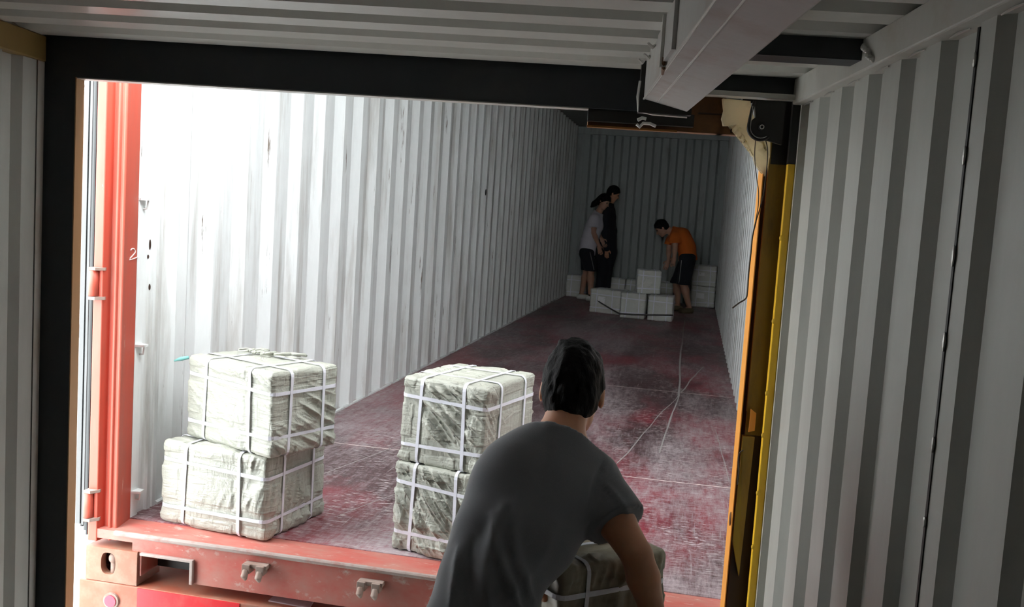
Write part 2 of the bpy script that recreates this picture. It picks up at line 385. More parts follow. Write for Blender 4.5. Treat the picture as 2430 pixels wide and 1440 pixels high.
# corner castings
def casting(x0, x1, name_mat):
    y0, y1, z0, z1 = -.148, .0, -.190, -.066
    cx, cz = (x0+x1)/2-.012, -.122; rx, rz = .029, .040; n = 32
    O = []; I = []; I2 = []
    for i in range(n):
        a = 2*math.pi*i/n; c, s = math.cos(a), math.sin(a)
        k = 1/max(abs(c)/((x1-x0)/2), abs(s)/((z1-z0)/2)); O.append(((x0+x1)/2+c*k, y0, (z0+z1)/2+s*k))
        ex = abs(c)**.6*math.copysign(1, c)*rx; ez = abs(s)**.8*math.copysign(1, s)*rz
        I.append((cx+ex, y0, cz+ez)); I2.append((cx+ex, y0+.03, cz+ez))
    # add exact corners
    V = O+I+I2; Fc = []
    for i in range(n):
        j = (i+1) % n; Fc.append((i, j, n+j, n+i)); Fc.append((n+i, n+j, 2*n+j, 2*n+i))
    for sx in (x0, x1):
        for sz in (z0, z1): pass
    g = G().add(V, Fc)
    g.box(x0, x0+.012, y0+.0005, y1, z0, z1); g.box(x1-.012, x1, y0+.0005, y1, z0, z1); g.box(x0+.012, x1-.012, y0+.0005, y1, z1-.014, z1); g.box(x0+.012, x1-.012, y0+.0005, y1, z0, z0+.014)
    c_ = g.obj('corner_casting', name_mat, B)
    g = G().box(x0+.013, x1-.013, y1-.03, y1-.02, z0+.015, z1-.015); mesh('casting_cavity', g.V, g.F, M['black'], c_, base=tuple(B.location))
    g = G().ellipsoid((cx+.006, y0+.024, cz+.014), (.017, .017, .020), 10); g.tube([(cx+.006, y0+.026, cz), (cx+.006, y0+.026, z0+.01)], .011, 8)
    mesh('twist_lock', g.V, g.F, M['dusty'], c_, smooth=True, base=tuple(B.location))
M['casting'] = paint('peach worn casting paint', (.33, .13, .08), (.30, .19, .13), (.45, .7), .6, (3, 3, 3), 6)
casting(-.077, .127, M['casting']); casting(BW-.127, BW+.077, M['casting'])
# opened door seen edge-on along the outside of the left wall
D = G().prism([(-.140, -.125), (-.122, -.125), (-.122, 1.15), (-.140, 1.15)], .0, 2.6).obj('door', M['pale'], B)
def dp(name, poly, z0, z1, mt): g = G().prism(poly, z0, z1); mesh(name, g.V, g.F, mt, D, base=tuple(B.location))
dp('door_seal', [(-.122, -.120), (-.1135, -.120), (-.1135, -.02), (-.122, -.02)], -.01, 2.6, M['rubber'])
dp('door_frame', [(-.1135, -.128), (-.1045, -.128), (-.1045, 1.1), (-.1135, 1.1)], -.0, 2.6, M['pale'])
dp('door_frame', [(-.1045, -.126), (-.0945, -.126), (-.0945, 1.1), (-.1045, 1.1)], -.02, 2.6, M['greyseal'])
dp('door_seal', [(-.0945, -.128), (-.0880, -.128), (-.0880, -.02), (-.0945, -.02)], -.035, 2.6, M['rubber'])

# ================================================================== TRAILER UNDER IT
TR = empty('truck_trailer', (1.1, 2, -1.5), 'orange-red trailer bed carrying the long open container, round reflector at its corner', 'trailer')
g = G(); g.box(-.100, BW+.09, -.152, .15, -.42, -.192); g.obj('rear_beam', M['trailer'], TR, bevel=.004)
g = G(); g.box(-.02, .12, .15, 11.5, -.45, -.192); g.box(BW-.12, BW+.02, .15, 11.5, -.45, -.192); g.obj('frame_rail', M['trailer'], TR)
G().box(.135, .53, -.1545, -.151, -.36, -.194).obj('painted_panel', M['redpanel'], TR)
def disc(c, r, y0, y1, n=24): 
    P = [(c[0]+r*math.cos(2*math.pi*i/n), y, c[1]+r*math.sin(2*math.pi*i/n)) for y in (y0, y1) for i in range(n)]
    return G().add(P, [list(range(n)), list(range(n, 2*n))]+[(i, (i+1) % n, n+(i+1) % n, n+i) for i in range(n)])
c = at(262, 1426, -.16); rf = disc((c[0], c[2]), .030, -.160, -.150).obj('reflector_rim', M['dusty'], TR)
disc((c[0], c[2]), .022, -.164, -.158).obj('reflector', plain('red reflector', (.65, .05, .09), .2), TR)
for x in (.25, 2.1):
    for y in (2.0, 3.3, 9.0, 10.3):
        g = G(); g.tube([(x-.15, y, -1.02), (x+.15, y, -1.02)], .48, 28); g.obj('wheel', M['rubber'], TR)
    for y in (2.0, 3.3, 9.0, 10.3): G().box(x-.05, x+.05, y-.05, y+.05, -1.02, -.44).obj('axle_mount', M['black'], TR)
pl = G(); P = [atz(u, v, -.188) for u, v in ((655, 1408), (748, 1420), (735, 1442), (637, 1424))]
pl.add([p for p in P]+[p-np.array([0, 0, .004]) for p in P], [(0, 1, 2, 3), (4, 5, 6, 7), (0, 1, 5, 4), (1, 2, 6, 5), (2, 3, 7, 6), (3, 0, 4, 7)])
tag(pl.obj('metal_plate', plain('pinkish plate', (.55, .42, .44), .6), None), 'small pinkish flat plate lying on the trailer beam below the sill', 'plate')

# ================================================================== YARD
G().box(-60, 40, -40, 60, -1.6, -1.5).obj('ground', M['concrete'])['kind'] = 'structure'
bl = empty('yard_building', tuple(at(190, 640, 24)*[1, 1, 0]+[0, 0, -1.5]), 'pale peach building beyond the open door, seen in the narrow gap at left', 'building')
zt = at(190, 262, 24)[2]; x0 = at(150, 300, 24)[0]-6; x1 = at(225, 300, 24)[0]+5
G().box(x0, x1, 24, 30, -1.5, zt).obj('facade', M['plaster'], bl)
def band(v0, v1, mt, nm, dy=.05):
    G().box(x0-.1, x1+.1, 24-dy, 24, at(195, v1, 24)[2], at(195, v0, 24)[2]).obj(nm, mt, bl)
M['bandpeach'] = plain('peach trim', (.60, .40, .32), .9)
band(262, 268, M['bandpeach'], 'cornice', .3); band(290, 300, M['brick'], 'brick_band', .02); band(332, 340, M['bandpeach'], 'cornice', .12); band(352, 400, M['brick'], 'brick_band', .02); band(408, 440, M['brick'], 'brick_band', .02)
lp = G(); a = at(186, 199, 12); b_ = at(211, 208, 12); c_ = at(210, 232, 12)
lp.tube([at(186, 640, 12)*[1, 1, 0]+[0, 0, -1.5], a], .04, 8); lp.tube([a, b_], .025, 8); lp.tube([b_, c_], .03, 8)
tag(lp.obj('lamp_post', M['greyseal']), 'thin grey lamp post with a drooping arm at the top left gap', 'lamp post')
bs = atz(190, 1190, -1.5); tag(G().box(bs[0]-1.2, bs[0]+.12, bs[1], bs[1]+.5, -1.5, -1.12).obj('brick_stack', M['brick'], bevel=.01), 'low pinkish stack of bricks on the ground in the left gap', 'bricks')
# ================================================================== NEAR CONTAINER (the room the camera stands in)
ZC = 1.667; ZF = -.725; LL = -1.597; LR = .695; DE = 2.84; DB = -3.0
def st(o): o['kind'] = 'structure'; return o
prof = corr_profile(DB, 1.489, .10, .02, .065, .024, 1.489)+[(1.509, -.024), (1.587, -.024), (1.607, 0), (1.6650, 0), (1.670, -.024)]+corr_profile(1.812, DE, .10, .02, .065, .024, 2.137)
V, Fc = corr_mesh(prof, ZF, ZC+.03, lambda t, d, s: A(LR-d, t, s)); wrt = st(mesh('wall_right', V, Fc, M['awall'], None, solid=.003))
prof = corr_profile(DB, DE-.04, .10, .02, .065, .024, 2.828)
V, Fc = corr_mesh(prof, ZF, ZC+.03, lambda t, d, s: A(LL+d, t, s)); wlf = st(mesh('wall_left', V, Fc, M['awall'], None, solid=.003))
prof = corr_profile(DB, DE, .09, .02, .06, .022, 2.625)
V, Fc = corr_mesh(prof, LL-.03, LR+.03, lambda t, d, s: A(s, t, ZC-d)); st(mesh('ceiling', V, Fc, M['aceil'], None, solid=.003))
st(G().box(LL-.04, LR+.04, DB-.02, DE+.05, ZF-.06, ZF, A).obj('floor', M['afloor']))
st(G().box(LL-.04, LR+.04, DB-.04, DB, ZF, ZC+.05, A).obj('wall_back', M['aback']))
# seam with weld tacks on the right wall
g = G(); g.box(LR-.0035, LR+.0, 1.6645, 1.6725, ZF, 1.585, A); g.obj('wall_seam', M['black'], wrt)
g = G()
for i in range(13):
    z = 1.53-i*.165+.02*math.sin(i*3); g.ellipsoid(A(LR-.005, 1.6685, z), (.003, .006, .013+.006*math.sin(i*7)), 6)
g.obj('weld_tack', M['steel'], wrt)
# top rails
r = G().box(LR-.030, LR+.03, DB, DE, 1.592, ZC, A).obj('trim_1', M['arail'], bevel=.004); st(r)
g = G()
for i in range(26):
    d0 = 2.80-i*.2025
    g.tube([A(LR-.004, d0, 1.588), A(LR-.006, d0-.045, 1.589), A(LR-.005, d0-.09, 1.588)], [.0015, .0028, .0015], 6)
g.obj('weld_bead', M['steel'], r)
r = G().box(LL-.03, LL+.012, DB, DE-.005, 1.588, ZC-.002, A).obj('trim_2', M['mustard'], bevel=.004); st(r)
# flat strips at the left wall end
g = G(); g.box(LL-.02, LL+.001, DE-.045, DE-.036, ZF, 1.588, A); st(g.obj('trim_3', M['black']))
g = G(); g.box(LL-.03, LL+.004, DE-.036, DE, ZF, 1.588, A); st(g.obj('trim_4', M['arail']))
# left post and header
lpz = G(); lpz.box(LL-.03, -1.497, DE, DE+.05, ZF, ZC+.03, A); p_ = st(lpz.obj('trim_5', M['navy']))
g = G(); g.box(-1.4975, -1.4935, DE+.001, DE+.05, ZF, 1.549, A); g.obj('post_inner_face', M['brownpost'], p_)
hd = G(); hd.box(-1.497, .225, DE, DE+.05, 1.549, ZC+.03, A); h_ = st(hd.obj('trim_6', M['navy']))
g = G(); g.box(-1.493, .068, DE+.004, DE+.05, 1.5455, 1.549, A); g.obj('header_lip', M['arail'], h_)
hr = G(); hr.box(.225, LR+.03, DE, DE+.05, 1.618, ZC+.03, A); h2 = st(hr.obj('trim_7', M['navy']))
g = G(); g.box(.36, LR-.01, DE-.03, DE+.02, 1.604, 1.618, A); g.obj('header_lip', M['arail'], h2)
# rusty lower header
g = G(); g.box(.070, .480, DE+.052, DE+.10, 1.500, 1.66, A); g.box(.462, .605, DE+.052, DE+.10, 1.500, 1.530, A); h3 = st(g.obj('trim_8', M['rust']))
g = G(); g.box(.068, .385, DE+.02, DE+.05, 1.513, 1.5488, A); g.obj('dark_plate', M['black'], h3)
g = G(); g.box(.068, .34, DE+.045, DE+.052, 1.497, 1.503, A); g.obj('orange_edge', plain('brown orange edge', (.38, .16, .04), .7), h3)
g = G(); g.box(.50, .504, DE+.048, DE+.052, 1.505, 1.60, A); g.box(.40, .50, DE+.046, DE+.052, 1.556, 1.56, A); g.obj('plate_joint', M['darkbrown'], h3)
# yellow right post
yp = empty('trim_9', tuple(A(.65, DE, ZF)), 'yellow and brown steel door post right of the opening', 'post', kind='structure')
g = G(); g.box(.690, .722, DE-.012, DE+.02, ZF, 1.628, A); g.obj('grey_flange', M['arail'], yp)
g = G(); g.box(.668, .690, DE, DE+.02, ZF, 1.42, A); g.obj('outer_flange', M['yellow'], yp, bevel=.002)
g = G(); g.box(.668, .690, DE, DE+.02, 1.42, 1.620, A); g.obj('outer_flange', M['black'], yp)
g = G(); g.box(.655, .69, DE+.06, DE+.07, ZF, 1.66, A); g.obj('shadow_gap', M['darkbrown'], yp)
g = G(); g.box(.625, .680, DE+.055, DE+.062, .56, 1.42, A); g.obj('web_plate', M['olive'], yp)
g = G(); g.box(.53, .605, DE+.055, DE+.062, 1.598, 1.66, A); g.box(.605, .680, DE+.055, DE+.062, 1.56, 1.66, A); g.box(.625, .680, DE+.055, DE+.062, 1.42, 1.57, A); g.obj('web_plate', M['black'], yp)
g = G(); g.box(.622, .626, DE+.045, DE+.058, .66, 1.55, A); g.obj('plate_edge', M['olive'], yp)
g = G(); g.box(.615, .675, DE+.050, DE+.062, ZF, .585, A); g.obj('lower_plate', M['darkbrown'], yp)
g = G(); g.add([A(*p) for p in ((.614, DE+.03, .585), (.612, DE+.035, .25), (.640, DE+.03, .14), (.650, DE+.03, .585), (.614, DE+.05, .585), (.612, DE+.05, .25), (.640, DE+.05, .14), (.650, DE+.05, .585))], [(0, 1, 2, 3), (4, 5, 6, 7), (0, 1, 5, 4), (1, 2, 6, 5), (2, 3, 7, 6), (3, 0, 4, 7)])
g.obj('torn_plate', M['olive'], yp)
g = G(); g.add([A(*p) for p in ((.630, DE+.03, .60), (.648, DE+.03, .605), (.648, DE+.03, .66), (.631, DE+.03, .672), (.630, DE+.036, .60), (.648, DE+.036, .605), (.648, DE+.036, .66), (.631, DE+.036, .672))], [(0, 1, 2, 3), (4, 5, 6, 7), (0, 1, 5, 4), (1, 2, 6, 5), (2, 3, 7, 6), (3, 0, 4, 7)])
tb = g.obj('yellow_tab', M['orange'], yp)
g = G(); g.box(.609, .640, DE+.098, DE+.11, ZF, 1.42, A); g.obj('recess_plate', M['darkbrown'], yp)
g = G(); g.box(.604, .607, DE+.035, DE+.098, ZF, 1.40, A); g.obj('jamb_strip', M['orange'], yp)
for z in (1.20, .95, .73, .60, .42, .25):
    g = G(); g.ellipsoid(A(.667, DE-.001, z), (.005, .004, .008), 6); g.obj('weld_spot', M['yellow'], yp)
g = G(); g.ellipsoid(A(.603, DE+.055, .315), (.004, .012, .022), 8); g.obj('bolt', M['rust'], yp)
st(G().box(.722, .78, DE-.15, DE+.10, ZF, ZC+.03, A).obj('leak_block_right', M['rust'])); st(G().box(LL-.09, LL-.032, DE-.15, DE+.05, ZF, ZC+.03, A).obj('leak_block_left', M['rust']))  # unseen boxes added outside the wall ends to block leaking light
st(G().box(LL-.09, .78, DB-.04, DE+.04, ZC+.03, ZC+.05, A).obj('roof_cover', M['arail']))
# right ceiling cross member
g = G(); g.box(.33, LR-.03, 2.215, 2.30, 1.618, ZC, A); c1 = st(g.obj('trim_10', M['navy']))
g = G()
for i in range(9): g.ellipsoid(A(LR-.035+.004*math.sin(i*5), 2.19-.008*i, 1.645-.005*i), (.006, .006, .007), 5)
g.obj('weld_splatter', M['steel'], c1)
# overhead steel beam
bmz = empty('overhead_beam', tuple(A(.27, 1.5, ZC)), 'long grey steel box beam hung under the corrugated ceiling, running towards the far opening', 'beam')
def TB(lat, d, z): return A(lat, d, z)
g = G(); Pq = []
for d in (-2.2, 2.63):
    Pq += [TB(.212, d, ZC+.01), TB(.334, d, ZC+.01), TB(.334, d, 1.528), TB(.212, d, 1.556)]
g.add(Pq, [(0, 1, 2, 3), (4, 5, 6, 7), (0, 1, 5, 4), (1, 2, 6, 5), (2, 3, 7, 6), (3, 0, 4, 7)])
g.obj('box_section', M['beam'], bmz, bevel=.004)
g = G(); g.tube([TB(.248, -2.2, 1.5475), TB(.248, 2.6, 1.5475)], .0022, 6); g.obj('weld_line', M['steel'], bmz)
g = G(); g.tube([TB(.2125, -2.2, 1.5565), TB(.2125, 2.63, 1.5565)], .003, 6); g.obj('lower_edge', M['steel'], bmz)
g = G(); g.box(.203, .212, 1.93, 2.08, 1.567, ZC, A); g.obj('bracket_plate', M['beam'], bmz)
g = G(); g.box(.196, .212, 2.08, 2.092, 1.556, ZC, A); bk = g.obj('bracket_flange', M['steel'], bmz)
g = G(); g.tube([TB(.204, 2.075, 1.575), TB(.206, 2.085, 1.555), TB(.212, 2.16, 1.553)], [.004, .005, .003], 6); g.obj('rust_run', M['rust'], bmz)
g = G(); g.box(.200, .345, 2.63, 2.66, 1.52, 1.66, A); g.obj('end_plate', M['black'], bmz)
g = G(); g.tube([TB(.196, 2.60, 1.60), TB(.194, 2.62, 1.56), TB(.20, 2.64, 1.525), TB(.24, 2.64, 1.518), TB(.335, 2.64, 1.516)], .0035, 6); g.obj('end_weld', M['steel'], bmz)
for (a_, d_, z_) in ((.190, 2.35, 1.655), (.194, 2.50, 1.655), (.185, 2.58, 1.655)):
    g = G(); g.tube([A(a_, d_, z_), A(a_+.012, d_+.01, z_-.008), A(a_+.02, d_+.03, z_+.002)], [.003, .005, .0025], 6); g.obj('weld_tab', M['steel'], bmz)
# hook below the beam
g = G(); g.tube([A(.215, 2.83, 1.520), A(.228, 2.83, 1.527), A(.240, 2.83, 1.525)], .005, 8)
g.tube([A(.213, 2.83, 1.508), A(.222, 2.83, 1.500), A(.232, 2.83, 1.512), A(.252, 2.83, 1.512), A(.270, 2.83, 1.505)], .0045, 8)
tag(g.obj('door_hook', M['hookm'], smooth=True), 'small bent white metal hook hanging under the end of the overhead beam', 'hook')
# ------------------------------------------------------------------ foam, pulley, cables
def sheet(name, px, d, th, mat, label, cat, amp=.006, dmap=None):
    """lumpy slab cut to an outline standing at one depth of the near container"""
    pts = []
    for u, v in px:
        r_ = ray(u, v); k = SA*(dmap(u, v) if dmap else d)/(r_@FA); pts.append(CAM+r_*k)
    bm = bmesh.new(); vs = [bm.verts.new(p) for p in pts]; f = bm.faces.new(vs)
    bmesh.ops.triangulate(bm, faces=[f]); 
    for _ in range(4): bmesh.ops.subdivide_edges(bm, edges=[e for e in bm.edges if e.calc_length() > .012], cuts=1)
    bmesh.ops.triangulate(bm, faces=bm.faces[:])
    bm.normal_update(); ex = bmesh.ops.extrude_face_region(bm, geom=bm.faces[:])
    nv = [e for e in ex['geom'] if isinstance(e, bmesh.types.BMVert)]
    for v_ in nv: v_.co += Vector(FA*th)
    for v_ in bm.verts:
        v_.co += Vector(-FA)*(amp*(noise.noise(v_.co*22)+.5*noise.noise(v_.co*60)))
    V = [tuple(v_.co) for v_ in bm.verts]; bm.verts.index_update(); Fc = [[v_.index for v_ in f_.verts] for f_ in bm.faces]; bm.free()
    o = mesh(name, V, Fc, mat, None, smooth=True)
    return tag(o, label, cat) if label else o
fo = sheet('foam_padding', [(1716, 233), (1745, 236), (1781, 240), (1783, 262), (1772, 280), (1776, 300), (1790, 325), (1812, 334), (1829, 330), (1827, 372), (1821, 402), (1816, 418), (1806, 404), (1794, 392), (1789, 372), (1783, 368), (1779, 350), (1764, 333), (1763, 318), (1758, 300), (1749, 295), (1738, 300), (1730, 298), (1717, 298), (1713, 282), (1718, 262)],
      2.84, .02, M['foam'], 'torn cream foam padding stuffed behind the cable pulley in the top right corner', 'foam', .008, dmap=lambda u, v: DE+.028)
pu = empty('cable_pulley', tuple(A(.58, 2.79, 1.5)), 'black cable pulley in a steel housing at the top of the yellow post', 'pulley')
c0 = A(.5710, 2.80, 1.517)
def APT(du, dz, d=0): return c0+SA*(LA*du+FA*d+np.array([0, 0, dz]))
ring = [APT(.036*math.cos(t), .036*math.sin(t)) for t in np.linspace(math.pi*.95, math.pi*1.75, 14)]
g = G(); g.tube([APT(-.024, .075)]+[APT(-.030, .05)]+ring, .0045, 8); g.obj('cable_guard', M['black'], pu, smooth=True)
g = G(); n = 24
for (rr, d0, d1) in ((.033, 0, .012),):
    P = [APT(rr*math.cos(2*math.pi*i/n), rr*math.sin(2*math.pi*i/n), dd) for dd in (d0, d1) for i in range(n)]
    g.add(P, [list(range(n)), list(range(n, 2*n))]+[(i, (i+1) % n, n+(i+1) % n, n+i) for i in range(n)])
g.obj('sheave', M['black'], pu)
g = G(); P = [APT(.009*math.cos(2*math.pi*i/n), .009*math.sin(2*math.pi*i/n), dd) for dd in (-.015, .0) for i in range(n)]
g.add(P, [list(range(n)), list(range(n, 2*n))]+[(i, (i+1) % n, n+(i+1) % n, n+i) for i in range(n)]); g.obj('axle', M['rubber'], pu)
g = G(); g.tube([APT(.0055*math.cos(t), .0055*math.sin(t), -.016) for t in np.linspace(0, 2*math.pi, 16)[:-1]], .0016, 6, closed=True); g.obj('axle_ring', M['steel'], pu)
g = G(); g.add([APT(*p) for p in ((-.022, .078, .014), (.068, .078, .014), (.068, -.045, .014), (.03, -.036, .014), (-.005, -.03, .014), (-.022, .078, .03), (.068, .078, .03), (.068, -.045, .03), (.03, -.036, .03), (-.005, -.03, .03))],
      [(0, 1, 2, 3, 4), (5, 6, 7, 8, 9)]+[(i, (i+1) % 5, 5+(i+1) % 5, 5+i) for i in range(5)]); g.obj('housing', M['black'], pu)
g = G(); g.tube([APT(-.029*1.0, .06, -.004)]+[APT(.031*math.cos(t), .031*math.sin(t), -.004) for t in np.linspace(math.pi, math.pi*1.7, 12)], .0012, 6); g.obj('rim_highlight', M['steel'], pu)
def cable(px, dd, rr, label, grp=None):
    g = G(); P = []
    for i, (u, v) in enumerate(px):
        r_ = ray(u, v); k = SA*(dd if not isinstance(dd, list) else dd[i])/(r_@FA); P.append(CAM+r_*k)
    # smooth
    Q = []
    for i in range(len(P)-1):
        for t in (0, .33, .66):
            p0 = P[max(i-1, 0)]; p1 = P[i]; p2 = P[i+1]; p3 = P[min(i+2, len(P)-1)]
            Q.append(.5*((2*p1)+(-p0+p2)*t+(2*p0-5*p1+4*p2-p3)*t*t+(-p0+3*p1-3*p2+p3)*t**3))
    Q.append(P[-1]); g.tube(Q, rr, 6); return tag(g.obj('steel_cable', M['cable'], smooth=True), label, 'cable', grp)
cable([(1793, 333), (1791, 360), (1792, 390), (1796, 425), (1800, 455), (1799, 490), (1793, 525)], 2.80, .0012, 'thin dark cable hanging from the pulley, the left one, over the foam')
cable([(1817, 333), (1821, 350), (1821, 380), (1818, 412), (1812, 460), (1803, 495), (1794, 525)], 2.80, .0014, 'thin brown cable from the pulley curving down inside the yellow post')
cable([(1794, 525), (1786, 560), (1782, 600), (1777, 645), (1774, 690), (1770, 708), (1755, 718), (1738, 731)], 2.87, .0022, 'dark cord running down the orange edge and sticking out at its lower end')
cable([(1764, 1068), (1755, 1075), (1752, 1095), (1753, 1120), (1750, 1150)], 2.87, .002, 'short pale loop of wire on the lower part of the orange edge')

# ================================================================== BALES
def lnoise(x, y, z): return noise.noise(Vector((x, y, z)))
def bale_geo(sx, sy, sz, n, seed, rnd=.016, amp=.010, diag=(1, 1), straps=None, smooth_face=()):
    hx, hy, hz = sx/2, sy/2, sz/2; key = {}; V = []; Fc = []
    rs = random.Random(seed)
    ph = rs.random()*50
    def vert(p):
        k = tuple(int(round(c*100000)) for c in p)
        if k in key: return key[k]
        q = np.array([p[0]*hx, p[1]*hy, p[2]*hz]); lim = np.array([hx-rnd, hy-rnd, hz-rnd]); inn = np.clip(q, -lim, lim)
        d = q-inn; L = np.linalg.norm(d)
        if L > 1e-9: nn = d/L; pos = inn+rnd*nn
        else: nn = np.array([0, 0, 1.0]); pos = q
        # folds differ per face
        ax = int(np.argmax(np.abs(p)))
        u_, v_ = [(q[1], q[2]), (q[0], q[2]), (q[0], q[1])][ax]
        s = ax*17+ph+(5 if p[ax] > 0 else 0)
        wob = lnoise(u_*3, v_*3, s)*.035
        a_ = (diag[0]*u_+diag[1]*v_)*.7+wob; c_ = (diag[1]*u_-diag[0]*v_)*.7+wob
        if ax == 2: a_, c_ = u_, v_
        fold = 1.3*math.exp(-abs(lnoise(c_*26, a_*2.6, s))*5)-.2
        fold2 = 1.2*math.exp(-abs(lnoise(c_*58, a_*5, s+3))*5)-.2
        mask = min(1, max(0, .45+2.6*lnoise(u_*4.0, v_*4.0, s+9)))
        lump = lnoise(q[0]*7, q[1]*7, q[2]*7+ph)
        edge = min(1, max(0, (hx-abs(q[0]))/.05))*min(1, max(0, (hy-abs(q[1]))/.05))
        off = amp*(mask*(fold*1.5+fold2*.7)-.45)+.006*lump
        if ax == 2: off *= .5
        o2 = [i for i in range(3) if i != ax]; hh_ = (hx, hy, hz)
        ed = min(1, max(0, min(hh_[i]-abs(q[i]) for i in o2)/.035)); off = off*(.30+.70*ed)
        if (ax, int(p[ax] > 0)) in smooth_face: off = off*(.25+.75*min(1, max(0, (q[0]/hx+.15)*1.6)))
        if straps:
            dm = 1.0
            for kd, t, tl in straps:
                if kd == 'h': dd = abs(q[2]-t-tl*q[0]) if ax != 2 else 1
                elif kd == 'x': dd = abs(q[0]-t-tl*q[2]) if ax != 0 else 1
                else: dd = abs(q[1]-t-tl*q[2]) if ax != 1 else 1
                dm = min(dm, dd)
            if dm < .03: e_ = 1-dm/.03; off = off*(1-.85*e_)-.001*e_
            else: off += .003
        V.append(pos+nn*off); key[k] = len(V)-1; return len(V)-1
    lin = [(-1+2*i/n) for i in range(n+1)]
    # denser near the edges so that the round stays round
    
    for ax in range(3):
        for sg in (-1, 1):
            I = np.zeros((n+1, n+1), int)
            for i, a_ in enumerate(lin):
                for j, b_ in enumerate(lin):
                    p = [0, 0, 0]; p[ax] = sg; p[(ax+1) % 3] = a_; p[(ax+2) % 3] = b_; I[i, j] = vert(tuple(p))
            for i in range(n):
                for j in range(n): Fc.append((I[i, j], I[i+1, j], I[i+1, j+1], I[i, j+1]))
    return V, Fc
def loop_pts(ha, hb, r, nseg=10):
    """rounded rectangle"""
    P = []
    for (cx, cy, a0) in ((ha-r, hb-r, 0), (-ha+r, hb-r, 90), (-ha+r, -hb+r, 180), (ha-r, -hb+r, 270)):
        for i in range(5): t = math.radians(a0+90*i/4); P.append((cx+r*math.cos(t), cy+r*math.sin(t)))
    Q = []
    for i in range(len(P)):
        a_ = np.array(P[i]); b_ = np.array(P[(i+1) % len(P)]); n = max(1, int(np.linalg.norm(b_-a_)/.04))
        for k in range(n): Q.append(tuple(a_+(b_-a_)*k/n))
    return Q
def strap_loop(kind, pos, sx, sy, sz, wd, tilt=0, off=.005, seed=0):
    hx, hy, hz = sx/2+off, sy/2+off, sz/2+off
    if kind == 'h': L = [(x, y, pos+tilt*x) for x, y in loop_pts(hx, hy, .025)]; wv = np.array([0, 0, 1.0]); nf = lambda p: np.array([p[0]/hx, p[1]/hy, 0])
    elif kind == 'x': L = [(pos+tilt*z, y, z) for y, z in loop_pts(hy, hz, .025)]; wv = np.array([1.0, 0, 0])
    else: L = [(x, pos+tilt*z, z) for x, z in loop_pts(hx, hz, .025)]; wv = np.array([0, 1.0, 0])
    n = len(L); V = []; c = np.zeros(3)
    for i, p in enumerate(L):
        p = np.array(p); a_ = np.array(L[i-1]); b_ = np.array(L[(i+1) % n]); t = b_-a_; t = t/np.linalg.norm(t)
        nn = np.cross(t, wv); nn = nn*(1 if nn@p > 0 else -1); w2 = wv*wd/2; w2 = w2*(1+.25*lnoise(p[0]*20, p[1]*20, p[2]*20+seed))
        j = .0015*lnoise(p[0]*30+seed, p[1]*30, p[2]*30)
        V += [p-w2+nn*j, p+w2+nn*j, p+w2+nn*(j+.0018), p-w2+nn*(j+.0018)]
    Fc = []
    for i in range(n):
        k = (i+1) % n
        for q in range(4): Fc.append((4*i+q, 4*i+(q+1) % 4, 4*k+(q+1) % 4, 4*k+q))
    return V, Fc
def xf(V, loc, rz, tx=0, ty=0):
    R_ = np.array(Matrix.Rotation(rz, 3, 'Z') @ Matrix.Rotation(ty, 3, 'Y') @ Matrix.Rotation(tx, 3, 'X')); return [R_@np.array(v)+np.array(loc) for v in V]
def bale(loc, size, rz, n, seed, label, group=None, straps=None, diag=(1, 1), amp=.010, wd=.012, tx=0, ty=0, mat=None, smooth_face=()):
    """loc is the centre of the bottom face"""
    sx, sy, sz = size; c = (loc[0], loc[1], loc[2]+sz/2)
    root = empty('wrapped_bale', tuple(loc), label, 'bale', group)
    straps = straps or [('h', sz*.27, -.03), ('h', -sz*.28, .02), ('x', -sx*.27, .03), ('x', sx*.25, -.02), ('y', -sy*.24, .02), ('y', sy*.26, 0)]
    V, Fc = bale_geo(sx, sy, sz, n, seed, amp=amp, diag=diag, straps=straps, smooth_face=smooth_face)
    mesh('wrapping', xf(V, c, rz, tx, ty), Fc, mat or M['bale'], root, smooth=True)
    straps = straps or [('h', sz*.27, -.03), ('h', -sz*.28, .02), ('x', -sx*.27, .03), ('x', sx*.25, -.02), ('y', -sy*.24, .02), ('y', sy*.26, 0)]
    for i, (k, p, tl) in enumerate(straps):
        V, Fc = strap_loop(k, p, sx, sy, sz, wd, tl, off=.0015+.0004*i, seed=seed+i); mesh('strap', xf(V, c, rz, tx, ty), Fc, M['strapw'], root)
    return root, c
near = 'strapped bales stacked at the container door'
def from_corners(p0, p1, p2):    # front-left, front-right, back-right ground points
    p0, p1, p2 = [np.array(p, float) for p in (p0, p1, p2)]
    e = p1-p0; rz = math.atan2(e[1], e[0]); sx = np.linalg.norm(e); nrm = np.array([-e[1], e[0]])/sx; sy = abs((p2-p1)@nrm)
    c = p0+e/2+nrm*sy/2; return (c[0], c[1]), sx, sy, rz
(c, sx, sy, rz) = from_corners((.117, .012), (.570, -.062), (.615, .325)); 
bale((c[0], c[1], .002), (sx, sy, .303), rz, 92, 3, 'strapped off-white bale at the bottom of the left stack, on the red sill', diag=(.4, 1.2), amp=.014, smooth_face=((1, 0),))
(c, sx, sy, rz) = from_corners((.160, .098), (.590, -.085), (.730, .20))
b2, bc2 = bale((c[0], c[1], .312), (sx, sy*1.0, .305), rz, 92, 11, 'strapped off-white bale on top of the left stack, loose knot on its top', diag=(1, -.6), amp=.012, smooth_face=((1, 0),))
g = G(); kx = at(598, 828, .25)
rsd = random.Random(4)
for i in range(5):
    p = np.array([c[0]-.10+.05*i, c[1]+.06+.02*math.sin(i*2), .625]); q = []
    for t in range(9): q.append(p+np.array([.035*math.cos(t*.9+i)*(1-.05*t), .02*math.sin(t*1.2+i), .004+.012*abs(math.sin(t*.7+i))]))
    g.tube(q, .005, 6)
